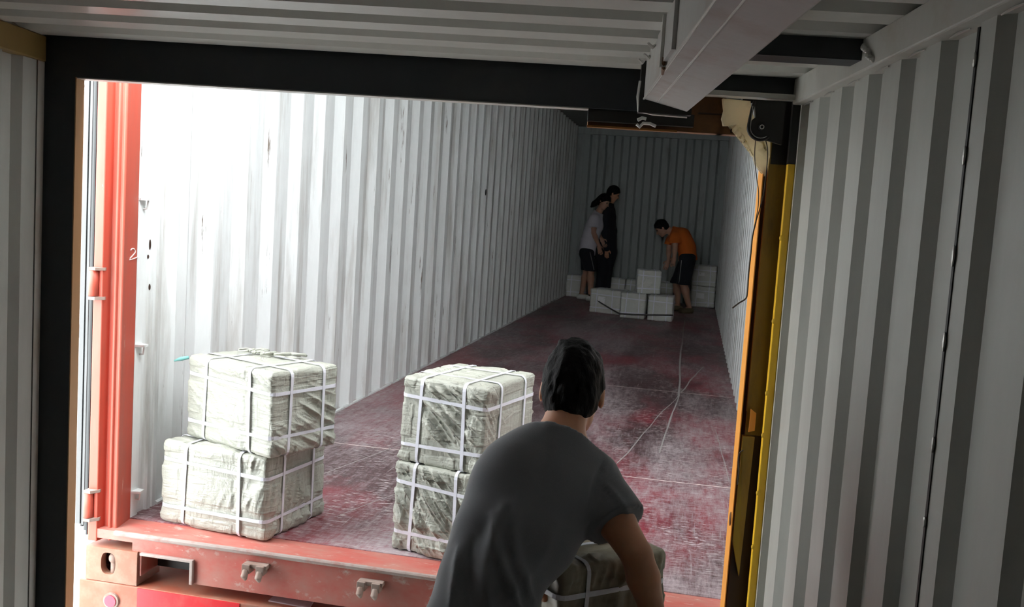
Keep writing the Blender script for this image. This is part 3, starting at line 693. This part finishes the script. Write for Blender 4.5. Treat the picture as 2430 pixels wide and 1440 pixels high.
mesh('strap_knot', g.V, g.F, M['bale'], b2, smooth=True)
g = G(); tp = [at(448, 848, .13)+np.array([0, 0, 0]), at(430, 851, .12), at(413, 856, .11)]
g.tube(tp, [.006, .008, .003], 8); mesh('loose_film', g.V, g.F, M['teal'], b2, smooth=True)
(c, sx, sy, rz) = from_corners((1.006, .052), (1.330, -.035), (1.43, .36))
bale((c[0], c[1], .002), (sx, sy, .318), rz, 92, 23, 'strapped off-white bale at the bottom of the middle stack, left of the man', diag=(1, -1.1), amp=.012)
bale((c[0]+.004, c[1]+.012, .322), (sx*1.0, sy*1.0, .305), rz+.02, 92, 29, 'strapped off-white bale on top of the middle stack, bright white top face', diag=(1, -1.0), amp=.012)

# far bales inside the container
fg = 'wrapped bales at the far end of the container'
def fb(loc, size, rz, seed, label, lab=None, **k):
    root, c = bale(loc, size, rz, 22, seed, label, fg, amp=.007, mat=M['bale_far_brightened'], **k)
    if lab:
        sx, sy, sz = size; V = []
        for (x, z) in lab[1]: V.append((x, -sy/2-.008, z))
        for (x, z) in lab[1]: V.append((x, -sy/2-.004, z))
        n = len(lab[1]); Fc = [list(range(n)), list(range(n, 2*n))]+[(i, (i+1) % n, n+(i+1) % n, n+i) for i in range(n)]
        mesh('paper_label', xf(V, c, rz), Fc, M['label'], root)
    return root
(c, sx, sy, rz) = from_corners((.648, 9.42), (1.062, 9.28), (1.17, 9.60)); 
fb((c[0], c[1], .001), (sx, .33, .315), rz, 41, 'far bale at the left end of the front row, square white label on its face', ('l', [(-.10, -.02), (.00, -.03), (.01, .055), (-.09, .065)]))
fb((1.262, 9.17, .001), (.315, .40, .325), -.04, 43, 'far bale in the middle of the front row, beside the labelled bale')
fb((1.610, 9.13, .001), (.315, .42, .318), -.02, 47, 'far bale at the right end of the front row, nearest the man in orange')
fb((1.415, 9.27, .326), (.30, .36, .30), .10, 53, 'far bale standing alone on top of the front row')
fb((.185, 11.83, .001), (.33, .34, .34), 0, 59, 'far bale against the end wall in the left corner')
fb((.760, 11.85, .001), (.36, .32, .33), 0, 60, 'far bale against the end wall behind the legs of the person in black')
fb((1.130, 11.83, .001), (.36, .34, .33), 0, 61, 'far bale against the end wall between the person in black and the front row')
fb((1.500, 11.83, .001), (.36, .34, .33), 0, 62, 'far bale against the end wall, mostly hidden behind the front row')
fb((2.150, 11.80, .001), (.36, .38, .32), 0, 67, 'far bale at the bottom of the stack in the right corner', ('l', [(-.10, -.02), (.02, -.03), (.02, .05), (-.10, .06)]))
fb((2.150, 11.80, .326), (.36, .38, .315), 0, 71, 'far bale on top of the stack in the right corner', ('l', [(-.09, .0), (.0, .0), (.0, .05), (-.09, .05)]))
# webbing strap across the front row
g = G(); wp = [at(1397, 699, 9.55), at(1425, 718, 9.35), at(1448, 732, 9.12), at(1470, 744, 8.94), at(1500, 746, 8.93), at(1535, 747, 8.90), at(1597, 748, 8.90)]
g.tube(wp, .010, 8); tag(g.obj('webbing_strap', M['strapd'], smooth=True), 'dark pulling strap slung across the front row of far bales', 'strap')

# ================================================================== PEOPLE (implicit surfaces polygonised to one skin)
def nrm(v): v = np.array(v, float); return v/(np.linalg.norm(v)+1e-12)
class Fig:
    def __init__(s): s.ops = []
    def cone(s, a, ra, b, rb, k=.02, wide=None, sub=False):
        s.ops.append(('c', np.array(a, float), ra, np.array(b, float), rb, k, wide, sub)); return s
    def ell(s, c, r, k=.015, R=None, sub=False):
        s.ops.append(('e', np.array(c, float), np.array(r, float), R, None, k, None, sub)); return s
    def bounds(s):
        lo = np.full(3, 1e9); hi = -lo
        for o in s.ops:
            if o[7]: continue
            if o[0] == 'c':
                w_ = (o[6][1] if o[6] else 1); rr = max(o[2], o[4])*w_
                lo = np.minimum(lo, np.minimum(o[1], o[3])-rr); hi = np.maximum(hi, np.maximum(o[1], o[3])+rr)
            else: rr = o[2].max(); lo = np.minimum(lo, o[1]-rr); hi = np.maximum(hi, o[1]+rr)
        return lo, hi
    def field(s, vox, grow=0.0, pad=.04, box=None):
        lo, hi = box if box is not None else s.bounds(); lo = lo-pad-grow; hi = hi+pad+grow
        n = np.ceil((hi-lo)/vox).astype(int)+1; D = np.full(tuple(n), .5, np.float32)
        ax = [lo[i]+vox*np.arange(n[i]) for i in range(3)]
        for o in s.ops:
            k = o[5]
            if o[0] == 'c':
                w_ = (o[6][1] if o[6] else 1); rr = max(o[2], o[4])*w_+grow+k+.03
                l2 = np.minimum(o[1], o[3])-rr; h2 = np.maximum(o[1], o[3])+rr
            else: rr = o[2].max()+grow+k+.03; l2 = o[1]-rr; h2 = o[1]+rr
            i0 = np.maximum(0, np.floor((l2-lo)/vox).astype(int)); i1 = np.minimum(n, np.ceil((h2-lo)/vox).astype(int)+1)
            if (i1 <= i0).any(): continue
            sl = tuple(slice(a, b) for a, b in zip(i0, i1))
            X, Y, Z = np.meshgrid(*[ax[i][i0[i]:i1[i]] for i in range(3)], indexing='ij'); P = np.stack([X, Y, Z], -1)
            if o[0] == 'c':
                a_, ra, b_, rb = o[1:5]; ba = b_-a_; q = P-a_; h = np.clip((q@ba)/(ba@ba+1e-12), 0, 1); q = q-h[..., None]*ba
                if o[6]:
                    nn = nrm(o[6][0]); c_ = q@nn; q = q-(c_*(1-1/o[6][1]))[..., None]*nn
                d = np.sqrt((q*q).sum(-1))-(ra+h*(rb-ra))
            else:
                q = P-o[1]
                if o[3] is not None: q = q@o[3]
                k0 = np.sqrt(((q/o[2])**2).sum(-1)); k1 = np.sqrt(((q/(o[2]**2))**2).sum(-1))+1e-9; d = k0*(k0-1)/k1
            d = d.astype(np.float32)-(0 if o[7] else grow); C_ = D[sl]
            if o[7]: d = -d; h = np.clip(.5-.5*(d-C_)/-k if False else .5+.5*(d-C_)/k, 0, 1); D[sl] = C_*(1-h)+d*h+k*h*(1-h)
            else: h = np.clip(.5+.5*(C_-d)/k, 0, 1); D[sl] = C_*(1-h)+d*h-k*h*(1-h)
        return D, lo, vox
def grid_xyz(D, lo, vox): return np.stack(np.meshgrid(*[lo[i]+vox*np.arange(D.shape[i]) for i in range(3)], indexing='ij'), -1)
def nets(D, lo, vox):
    s = D < 0; nx, ny, nz = D.shape
    c = np.zeros((nx-1, ny-1, nz-1), int)
    for dx in (0, 1):
        for dy in (0, 1):
            for dz in (0, 1): c += s[dx:nx-1+dx, dy:ny-1+dy, dz:nz-1+dz]
    act = (c > 0) & (c < 8); idx = -np.ones(act.shape, int); ijk = np.argwhere(act); idx[act] = np.arange(len(ijk))
    acc = np.zeros((len(ijk), 3)); cnt = np.zeros(len(ijk))
    for axis in range(3):
        for a in (0, 1):
            for b in (0, 1):
                o0 = [0, 0, 0]; oth = [i for i in range(3) if i != axis]; o0[oth[0]] = a; o0[oth[1]] = b; o1 = list(o0); o1[axis] = 1
                p0 = ijk+o0; p1 = ijk+o1; v0 = D[tuple(p0.T)]; v1 = D[tuple(p1.T)]; m_ = (v0 < 0) != (v1 < 0)
                t = v0[m_]/(v0[m_]-v1[m_]); q = p0[m_].astype(float); q[:, axis] += t; acc[m_] += q; cnt[m_] += 1
    V = lo+vox*(acc/cnt[:, None]); Fc = []
    for axis in range(3):
        sl0 = [slice(None)]*3; sl1 = [slice(None)]*3; sl0[axis] = slice(0, -1); sl1[axis] = slice(1, None)
        ch = s[tuple(sl0)] != s[tuple(sl1)]; E_ = np.argwhere(ch); oth = [i for i in range(3) if i != axis]
        ok = (E_[:, oth[0]] > 0) & (E_[:, oth[1]] > 0) & (E_[:, oth[0]] < D.shape[oth[0]]-1) & (E_[:, oth[1]] < D.shape[oth[1]]-1); E_ = E_[ok]
        q = []
        for (a, b) in ((-1, -1), (0, -1), (0, 0), (-1, 0)):
            e = E_.copy(); e[:, oth[0]] += a; e[:, oth[1]] += b; q.append(idx[tuple(e.T)])
        Fc.append(np.stack(q, 1))
    return V, np.concatenate(Fc)
def fig_mesh(name, D, lo, vox, mat, parent, disp=None, base=None):
    V, Fc = nets(D, lo, vox)
    me_o = mesh(name, V, Fc, mat, parent, smooth=True, base=base)
    me = me_o.data
    if disp:
        me.update(); off = me_o.location*0; bx = Vector(base if base is not None else parent.location)
        N_ = [v.normal.copy() for v in me.vertices]
        for v, n_ in zip(me.vertices, N_): v.co = v.co+n_*disp(v.co+bx, n_)
    sm = me_o.modifiers.new('s', 'SMOOTH'); sm.factor = .5; sm.iterations = 2
    return me_o
def head_frame(f, u):
    f = nrm(f); u = np.array(u, float); u = nrm(u-f*(u@f)); r = np.cross(f, u); return r, f, u
def add_head(F_, H, f, u, s=1.0):
    r, f, u = head_frame(f, u); R_ = np.stack([r, f, u], 1)
    P = lambda a, b, c: np.array(H)+s*(r*a+f*b+u*c)
    F_.ell(P(0, -.012, .02), s*np.array([.074, .093, .088]), .02, R_)
    F_.ell(P(0, .030, -.035), s*np.array([.060, .058, .075]), .03, R_)
    for g_ in (-1, 1): F_.cone(P(.04*g_, .0, -.065), .018*s, P(.012*g_, .066, -.092), .017*s, .02)
    F_.cone(P(0, .084, .004), .008*s, P(0, .104, -.026), .013*s, .012)
    for g_ in (-1, 1): F_.ell(P(.032*g_, .096, .010), s*np.array([.017, .014, .009]), .008, R_, sub=True)
    F_.ell(P(0, .088, -.052), s*np.array([.023, .009, .006]), .006, R_); F_.ell(P(0, .086, -.063), s*np.array([.019, .009, .006]), .006, R_)
    for g_ in (-1, 1):
        F_.ell(P(.077*g_, -.008, -.008), s*np.array([.009, .018, .031]), .008, R_); F_.ell(P(.087*g_, -.002, -.004), s*np.array([.006, .009, .017]), .005, R_, sub=True)
    return P, R_
def add_hand(F_, wrist, d, n_, side, curl=.5, s=1.0):
    """d = along the hand, n_ = palm normal, side = towards the thumb"""
    d = nrm(d); n_ = nrm(np.array(n_)-d*(np.array(n_)@d)); sd_ = nrm(side-d*(np.array(side)@d)-n_*(np.array(side)@n_)); w_ = np.array(wrist)
    F_.cone(w_, .022*s, w_+d*.03*s, .019*s, .012, (sd_, 1.35)); F_.cone(w_+d*.03*s, .0155*s, w_+d*.085*s, .0145*s, .012, (sd_, 2.3))
    for off, ln in ((.030, .070), (.010, .080), (-.010, .075), (-.029, .058)):
        p = w_+d*.085*s+sd_*off*s; dr = d.copy(); an = curl*.55; r0 = .0088
        for seg, fr in enumerate((.45, .32, .23)):
            dr = nrm(dr*math.cos(an)+n_*math.sin(an)) if seg or curl > .2 else dr; nn2 = nrm(n_*math.cos(an)-d*math.sin(an))
            q = p+dr*ln*fr*s; F_.cone(p, r0*s, q, (r0-.0007)*s, .004); p = q; r0 -= .0007; n_l = n_
            an = curl*.8; dr = nrm(dr)
    p = w_+d*.022*s+sd_*.026*s; q = p+(sd_*.6+d*.6+n_*.35)*.045*s; F_.cone(p, .0135*s, q, .0105*s, .010); F_.cone(q, .0105*s, q+(d*.9+n_*.4)*.032*s, .0085*s, .004)
def add_body(F_, J, s=1.0, ww=1.38, wr=1.0):
    sh = nrm(np.array(J['SR'])-np.array(J['SL'])); hp = nrm(np.array(J['HR'])-np.array(J['HL']))
    F_.cone(J['P'], .098*s*wr, J['W'], .088*s*wr, .04, (hp, ww*.98)); F_.cone(J['W'], .088*s*wr, J['C'], .100*s, .04, (sh, (ww+1.3)/2))
    F_.cone(J['C'], .105*s, np.array(J['C'])*.35+np.array(J['N'])*.65, .070*s, .04, (sh, 1.5))
    mid = (np.array(J['SL'])+np.array(J['SR']))/2
    F_.cone(np.array(J['SL']), .052*s, np.array(J['SR']), .052*s, .05); F_.cone(J['N'], .056*s, J['NH'], .052*s, .03)
    for a, b, c, x in (('SL', 'EL', 'WL', 'L'), ('SR', 'ER', 'WR', 'R')):
        A_, B_, C_ = [np.array(J[k]) for k in (a, b, c)]
        F_.cone(A_, .054*s, A_*.4+B_*.6, .045*s, .03); F_.cone(A_*.4+B_*.6, .045*s, B_, .037*s, .010)
        F_.cone(B_, .037*s, B_*.7+C_*.3, .040*s, .008); F_.cone(B_*.7+C_*.3, .040*s, C_, .024*s, .008)
    for a, b, c, t in (('HL', 'KL', 'AL', 'TL'), ('HR', 'KR', 'AR', 'TR')):
        A_, B_, C_, T_ = [np.array(J[k]) for k in (a, b, c, t)]
        F_.cone(A_, .088*s, A_*.5+B_*.5, .072*s, .04); F_.cone(A_*.5+B_*.5, .072*s, B_, .052*s, .03)
        F_.cone(B_, .052*s, B_*.68+C_*.32, .054*s, .03); F_.cone(B_*.68+C_*.32, .054*s, C_, .034*s, .03)
        F_.cone(C_+(0, 0, -.02), .036*s, C_+(T_-C_)*.5+(0, 0, -.02), .034*s, .02); F_.cone(C_+(T_-C_)*.5+(0, 0, -.02), .034*s, T_, .026*s, .02)
def cloth(parts, vox, grow): return parts.field(vox, grow)
def person(label, J, base, vox, skin, face_f, face_u, top, top_mat, bot, bot_mat, shoe_mat, hair_fn, hands, disp=None, sleeve=.5, s=1.0, top_grow=.012, bot_grow=.014, hem=None, knee=.85, top_name='shirt', shell=0.0, longs=False, nkd=.028, fore=False, flare=.060, sjoin=.03, ww=1.38, wr=1.0, hemx=.35, hemc=.06):
    root = empty('person', base, label, 'person')
    F_ = Fig(); add_body(F_, J, s, ww, wr); P, R_ = add_head(F_, J['H'], face_f, face_u, s); hands(F_)
    D, lo, v = F_.field(vox); fig_mesh('body', D, lo, v, skin, root)
    # top
    T_ = Fig(); sh = nrm(np.array(J['SR'])-np.array(J['SL'])); hp = nrm(np.array(J['HR'])-np.array(J['HL']))
    hemp = np.array(J['P'])*(1-.0)+(np.array(J['P'])-np.array(J['W']))*hemx
    T_.cone(hemp, (.112*wr if hemx < .5 else .128)*s, J['W'], .100*s*wr, .04, (hp, ww)); T_.cone(J['W'], .100*s*wr, J['W']*.5+J['C']*.5, .105*s, .04, (sh, ww*.99)); T_.cone(J['W']*.5+J['C']*.5, .105*s, J['C'], .110*s, .04, (sh, 1.30))
    T_.cone(J['C'], .107*s, np.array(J['C'])*.35+np.array(J['N'])*.65, .072*s, .04, (sh, 1.5)); T_.cone(J['SL'], .054*s, J['SR'], .054*s, .05); T_.cone(J['N'], .058*s, (np.array(J['N'])+np.array(J['NH']))/2, .054*s, .03)
    sl_ = []; All = Fig(); All.ops = list(T_.ops)
    for a, b in (('SL', 'EL'), ('SR', 'ER')):
        A_, B_ = np.array(J[a]), np.array(J[b]); S_ = Fig()
        if fore: S_.cone(B_, .045*s, np.array(J['W'+a[1]]), .034*s, .03); S_.cone(A_, .056*s, B_, .046*s, .03); cut = None
        else: S_.cone(A_, .056*s, A_+(B_-A_)*(sleeve+.15), flare*s, .035); cut = (A_+(B_-A_)*sleeve, nrm(B_-A_))
        All.ops += S_.ops; sl_.append((S_, cut))
    bx_ = All.bounds(); D, lo, v = T_.field(vox, top_grow, box=bx_); X = grid_xyz(D, lo, v)
    for S_, cut in sl_:
        E_, _, _ = S_.field(vox, top_grow, box=bx_)
        if cut: E_ = np.maximum(E_, (X-cut[0])@cut[1])
        h = np.clip(.5+.5*(D-E_)/sjoin, 0, 1); D = D*(1-h)+E_*h-sjoin*h*(1-h)
    if shell: D = np.maximum(D, -(D+shell))
    nk = nrm(np.array(J['NH'])-np.array(J['N'])); D = np.maximum(D, ((X-(np.array(J['N'])+nk*nkd))@nk))   # neckline
    dn = nrm(np.array(J['P'])-np.array(J['W'])); D = np.maximum(D, (X-(np.array(J['P'])+dn*hemc))@dn)
    tob = fig_mesh(top_name, D, lo, v, top_mat, root, disp)
    # bottom
    Bt = Fig(); Bt.cone(J['P'], .104*s*wr, np.array(J['P'])+nrm(np.array(J['W'])-np.array(J['P']))*(.06 if hemx < .5 else -.03), .098*s*wr, .04, (hp, 1.4 if hemx < .5 else 1.1)); kc = []
    for a, b, c_ in (('HL', 'KL', 'AL'), ('HR', 'KR', 'AR')):
        A_, B_, C_ = np.array(J[a]), np.array(J[b]), np.array(J[c_]); Bt.cone(A_, .093*s, B_, .072*s, .03)
        if longs or knee > 1: Bt.cone(B_, .070*s, C_, .06*s, .03)
    D, lo, v = Bt.field(vox, bot_grow); X = grid_xyz(D, lo, v)
    if longs: D = np.maximum(D, -(X[..., 2]-(base[2]+.045)))
    else:
        zk = (J['KL'][2]+J['KR'][2])/2; zh = (J['HL'][2]+J['HR'][2])/2; D = np.maximum(D, -(X[..., 2]-(zh+(zk-zh)*knee)))
    wz = np.array(J['P'])+nrm(np.array(J['W'])-np.array(J['P']))*(.07 if hemx < .5 else -.02); D = np.maximum(D, (X-wz)@nrm(np.array(J['W'])-np.array(J['P'])))
    fig_mesh('trousers' if longs else 'shorts', D, lo, v, bot_mat, root)
    # shoes
    for c_, t in (('AL', 'TL'), ('AR', 'TR')):
        Sf = Fig(); C_, T2 = np.array(J[c_]), np.array(J[t]); hl = C_-(T2-C_)*.25; hl[2] = base[2]+.035; T3 = T2.copy(); T3[2] = base[2]+.035
        Sf.cone(hl, .034*s, T3, .036*s, .02, (np.cross(T3-hl, (0, 0, 1)), 1.25)); Sf.cone(C_+(0, 0, -.03), .036*s, hl+(T3-hl)*.4, .034*s, .02)
        D, lo, v = Sf.field(vox, .007); X = grid_xyz(D, lo, v); D = np.maximum(D, -(X[..., 2]-base[2]-.001)); D = np.maximum(D, X[..., 2]-(base[2]+.085))
        fig_mesh('shoe', D, lo, v, shoe_mat, root)
    # hair
    Hf = Fig(); hair_fn(Hf, P, R_); D, lo, v = Hf.field(vox*.8); X = grid_xyz(D, lo, v)
    r_, f_, u_ = R_.T; q = (X-np.array(J['H'])); a_ = q@r_; b_ = q@f_; c2 = q@u_
    Dc = hair_fn.cut(a_/s, b_/s, c2/s)
    D = np.maximum(D, Dc)
    def hd(co, n_):
        return .0045*s*noise.noise(Vector((co.x*45, co.y*45, co.z*18)))+.004*s*noise.noise(Vector((co.x*110, co.y*110, co.z*40)))
    fig_mesh('hair', D, lo, v, M['hair'], root, hd)
    g = G()
    for g_ in (-1, 1): g.ellipsoid(P(.031*g_, .076, .009), (.011*s,)*3, 8)
    g.obj('eyes', M['eye'], root, smooth=True)
    return root, P, R_

# --- the man in grey, seen from behind, lifting a bale
BZ = -.725
BZw = (ZF-1.215)*SA+CAM[2]
J = {}
J['N'] = at(1330, 1035, -.88); J['NH'] = at(1348, 972, -.83); J['H'] = at(1359, 930, -.78)
J['SL'] = at(1222, 1122, -.96); J['SR'] = at(1400, 1138, -.86)
J['C'] = at(1285, 1160, -.93); J['W'] = at(1168, 1370, -1.10); J['P'] = at(1125, 1530, -1.18)
J['ER'] = at(1512, 1318, -.99); J['WR'] = at(1560, 1490, -.96)
J['EL'] = at(1235, 1300, -.84); J['WL'] = at(1300, 1400, -.96)
P0 = J['P']; lat = nrm([.97, .25, 0])
J['HL'] = P0-lat*.075+(0, 0, -.07); J['HR'] = P0+lat*.075+(0, 0, -.07)
J['KL'] = P0-lat*.15+(-.05, .22, -.46); J['KR'] = P0+lat*.16+(.0, .12, -.46)
J['AL'] = P0-lat*.17+(-.04, .08, 0); J['AL'][2] = BZw+.085; J['AR'] = P0+lat*.18+(.02, .0, 0); J['AR'][2] = BZw+.085
J['TL'] = J['AL']+(-.04, .16, 0); J['TL'][2] = BZw+.035; J['TR'] = J['AR']+(.04, .16, 0); J['TR'][2] = BZw+.035
baseM = (float(P0[0]), float(P0[1]+.04), float(BZw))
def handsM(F_):
    add_hand(F_, J['WR'], (-.02, .60, -.78), (-1, .25, 0), (.2, .9, .3), .45)
    add_hand(F_, J['WL'], (.15, .45, -.85), (1, .2, 0), (-.2, .9, .3), .45)
def hairM(Hf, P, R_):
    Hf.ell(P(0, -.014, .026), np.array([.0775, .102, .108]), .02, R_); Hf.ell(P(0, -.052, -.035), np.array([.062, .05, .066]), .03, R_)
    for (a, b, c, r0, a2, b2, c2) in ((-.030, -.045, .100, .03, -.045, -.05, .116), (-.005, -.03, .108, .03, -.015, -.03, .124)):
        Hf.cone(P(a, b, c), r0, P(a2, b2, c2), r0*.3, .015)
hairM.cut = lambda a, b, c: np.maximum(np.maximum(b-(.035+.9*(c-.02)), -(c+.086+.15*b)), .036-np.sqrt((np.abs(a)-.088)**2*.5+(b-.004)**2+(c+.016)**2))
FOLD = [at(1190, 1060, -.95), at(1140, 1240, -1.05)]
def foldM(co, n_):
    p = np.array(co)-CAM; px = 1215+FPX*(p@RX)/(p@FX); py = 720-FPX*(p@UX)/(p@FX)
    d = .0035*noise.noise(Vector((co.x*9, co.y*9, co.z*4)))
    for (pts, wd, h) in FOLDS:
        h = h*1.6
        q = pts; best = 1e9
        for i in range(len(q)-1):
            ax_, ay = q[i]; bx, by = q[i+1]; vx, vy = bx-ax_, by-ay; t = max(0, min(1, ((px-ax_)*vx+(py-ay)*vy)/(vx*vx+vy*vy))); dd = math.hypot(px-ax_-t*vx, py-ay-t*vy)
            en = min(1, (i+t)/(len(q)-1)*3, (1-(i+t)/(len(q)-1))*3+.15); best = min(best, dd+(1-en)*wd*.8)
        if best < wd*2: d += h*math.exp(-(best/wd)**2)
    return d
FOLDS = [([(1300, 1060), (1285, 1140), (1250, 1230)], 22, -.004), ([(1230, 1180), (1215, 1260), (1230, 1350), (1265, 1430)], 14, .007), ([(1195, 1200), (1165, 1290), (1150, 1380), (1160, 1460)], 16, .010), ([(1168, 1220), (1178, 1300), (1200, 1370), (1230, 1440)], 13, .009),
         ([(1090, 1300), (1085, 1360), (1070, 1440)], 12, .007), ([(1120, 1280), (1112, 1350), (1118, 1440)], 12, -.006),
         ([(1320, 1240), (1270, 1330), (1200, 1420)], 18, .006), ([(1440, 1150), (1470, 1190), (1500, 1230)], 8, .004), ([(1430, 1180), (1410, 1215), (1390, 1240)], 10, .005),
         ([(1435, 1092), (1420, 1130), (1402, 1200)], 9, -.005)]
pm, Pm, Rm = person('person in a charcoal t-shirt bending to lift a bale, seen from behind in the foreground', J, baseM, .0072, M['skin'], (-.03, .90, -.38), (.02, .35, .93), None, M['shirt_g'], None, M['blackcloth'], M['darkcloth'], hairM, handsM, foldM, sleeve=.61, s=.97, shell=.016, longs=True, top_grow=.013, nkd=-.004, flare=.063, sjoin=.018, ww=1.08, wr=.90, hemx=.9, hemc=.13)

# bale he is lifting
(c, sx, sy, rz) = from_corners((1.752, -1.03), (1.985, -.80), (1.70, -.51))
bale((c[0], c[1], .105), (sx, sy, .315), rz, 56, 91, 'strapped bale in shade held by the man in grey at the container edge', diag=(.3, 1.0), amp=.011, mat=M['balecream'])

# --- far workers
def W_(u, v, y): return at(u, v, y)
def std_hair(long=False):
    def f(Hf, P, R_):
        Hf.ell(P(0, -.014, .026), np.array([.086, .103, .098]), .02, R_); Hf.ell(P(0, -.05, -.03), np.array([.066, .05, .07]), .03, R_)
        if long:
            Hf.cone(P(0, -.09, -.0), .045, P(0, -.13, -.12), .04, .03); Hf.cone(P(0, -.13, -.12), .04, P(.0, -.13, -.24), .018, .03)
    f.cut = (lambda a, b, c: b-(.05+.9*(c-.02))) if long else (lambda a, b, c: np.maximum(b-(.045+.9*(c-.02)), -(c+.085)))
    return f
Y = 11.2; J = {}
J['H'] = W_(1434, 478, Y); J['NH'] = W_(1427, 492, Y+.02); J['N'] = W_(1419, 507, Y+.03)
J['SL'] = W_(1416, 522, Y+.20); J['SR'] = W_(1410, 520, Y-.13); J['C'] = W_(1411, 535, Y+.02); J['W'] = W_(1398, 572, Y); J['P'] = W_(1394, 594, Y)
J['ER'] = W_(1409, 553, Y-.17); J['WR'] = W_(1421, 582, Y-.12); J['EL'] = W_(1420, 550, Y+.22); J['WL'] = W_(1427, 566, Y+.10)
J['HR'] = J['P']+(0, -.09, -.05); J['HL'] = J['P']+(0, .09, -.05); J['KR'] = W_(1402, 642, Y-.10); J['KL'] = W_(1392, 642, Y+.08)
J['AR'] = W_(1402, 690, Y-.12); J['AR'][2] = .085; J['AL'] = W_(1380, 692, Y+.10); J['AL'][2] = .085
J['TR'] = J['AR']+(.14, -.03, 0); J['TR'][2] = .035; J['TL'] = J['AL']+(.14, -.03, 0); J['TL'][2] = .035
def hW(F_):
    add_hand(F_, J['WR'], (.25, .0, -.95), (0, 1, 0), (1, 0, 0), .5); add_hand(F_, J['WL'], (.5, 0, -.8), (0, -1, 0), (1, 0, 0), .5)
pw, _, _ = person('person in a white t-shirt and dark shorts with long black hair at the far end', J, (float(J['P'][0]), Y, 0.0), .0085, M['skin_l'], (.72, -.42, -.45), (.35, 0, .93), None, M['shirt_w'], None, M['blackcloth'], M['shoe_w'], std_hair(True), hW, None, sleeve=.60, knee=1.0, s=.98, bot_grow=.02, top_grow=.022)
g = G(); P1, P2 = J['HR']+(.06, -.085, .03), J['KR']+(.055, -.075, .02); g.tube([P1, P2], .006, 6); mesh('side_stripe', g.V, g.F, M['greystripe'], pw)
Y = 11.50; J = {}
J['H'] = W_(1456, 459, Y); J['NH'] = W_(1450, 472, Y); J['N'] = W_(1446, 485, Y); J['SL'] = W_(1449, 500, Y+.14); J['SR'] = W_(1436, 500, Y-.14)
J['C'] = W_(1442, 515, Y); J['W'] = W_(1440, 562, Y); J['P'] = W_(1438, 590, Y); J['ER'] = W_(1436, 548, Y-.17); J['WR'] = W_(1440, 590, Y-.16); J['EL'] = W_(1455, 548, Y+.1); J['WL'] = W_(1456, 590, Y+.08)
J['HR'] = J['P']+(-.07, -.05, -.05); J['HL'] = J['P']+(.07, .03, -.05); J['KR'] = W_(1430, 642, Y-.07); J['KL'] = W_(1440, 642, Y)
J['AR'] = J['KR']+(-.03, 0, 0); J['AR'][2] = .085; J['AL'] = J['KL']+(.0, 0, 0); J['AL'][2] = .085
J['TR'] = J['AR']+(.06, -.12, 0); J['TR'][2] = .035; J['TL'] = J['AL']+(.06, -.12, 0); J['TL'][2] = .035
def hB(F_):
    add_hand(F_, J['WR'], (.05, 0, -1), (0, 1, 0), (1, 0, 0), .5); add_hand(F_, J['WL'], (.05, 0, -1), (0, -1, 0), (1, 0, 0), .5)
person('person in black clothes standing behind the one in the white t-shirt', J, (float(J['P'][0]), Y, 0.0), .0095, M['skin'], (.85, .1, -.5), (.5, 0, .86), None, M['blackcloth'], None, M['blackcloth'], M['darkcloth'], std_hair(), hB, None, sleeve=.9, longs=True, fore=True)
Y = 10.5; J = {}
J['H'] = W_(1570, 541, Y); J['NH'] = W_(1584, 545, Y); J['N'] = W_(1596, 550, Y+.01); J['SR'] = W_(1600, 563, Y-.16); J['SL'] = W_(1592, 563, Y+.16)
J['C'] = W_(1616, 562, Y); J['W'] = W_(1630, 588, Y); J['P'] = W_(1632, 609, Y); J['ER'] = W_(1602, 588, Y-.19); J['WR'] = W_(1600, 610, Y-.20); J['EL'] = W_(1587, 592, Y+.16); J['WL'] = W_(1587, 618, Y+.10)
J['HR'] = J['P']+(0, -.09, -.05); J['HL'] = J['P']+(0, .09, -.05); J['KR'] = W_(1622, 672, Y-.10); J['KL'] = W_(1606, 672, Y+.12)
J['AR'] = W_(1636, 722, Y-.10); J['AR'][2] = .085; J['AL'] = W_(1609, 722, Y+.15); J['AL'][2] = .085
J['TR'] = J['AR']+(-.10, -.09, 0); J['TR'][2] = .035; J['TL'] = J['AL']+(-.13, -.04, 0); J['TL'][2] = .035
def hO(F_):
    add_hand(F_, J['WR'], (-.1, .1, -.95), (0, 1, 0), (-1, 0, 0), .5); add_hand(F_, J['WL'], (-.3, 0, -.9), (0, -1, 0), (-1, 0, 0), .6)
po, _, _ = person('person in an orange t-shirt and black shorts stooping over the far bales', J, (float(J['P'][0]), Y, 0.0), .0085, M['skin_l'], (-.72, -.15, -.68), (-.6, 0, .75), None, M['shirt_o'], None, M['blackcloth'], M['shoe_o'], std_hair(), hO, None, sleeve=.6, knee=1.03, bot_grow=.022, top_grow=.020)
g = G(); P1, P2 = J['HR']+(-.08, -.085, .0), J['KR']+(-.06, -.075, .0); g.tube([P1, P2], .006, 6); mesh('side_stripe', g.V, g.F, M['greystripe'], po)
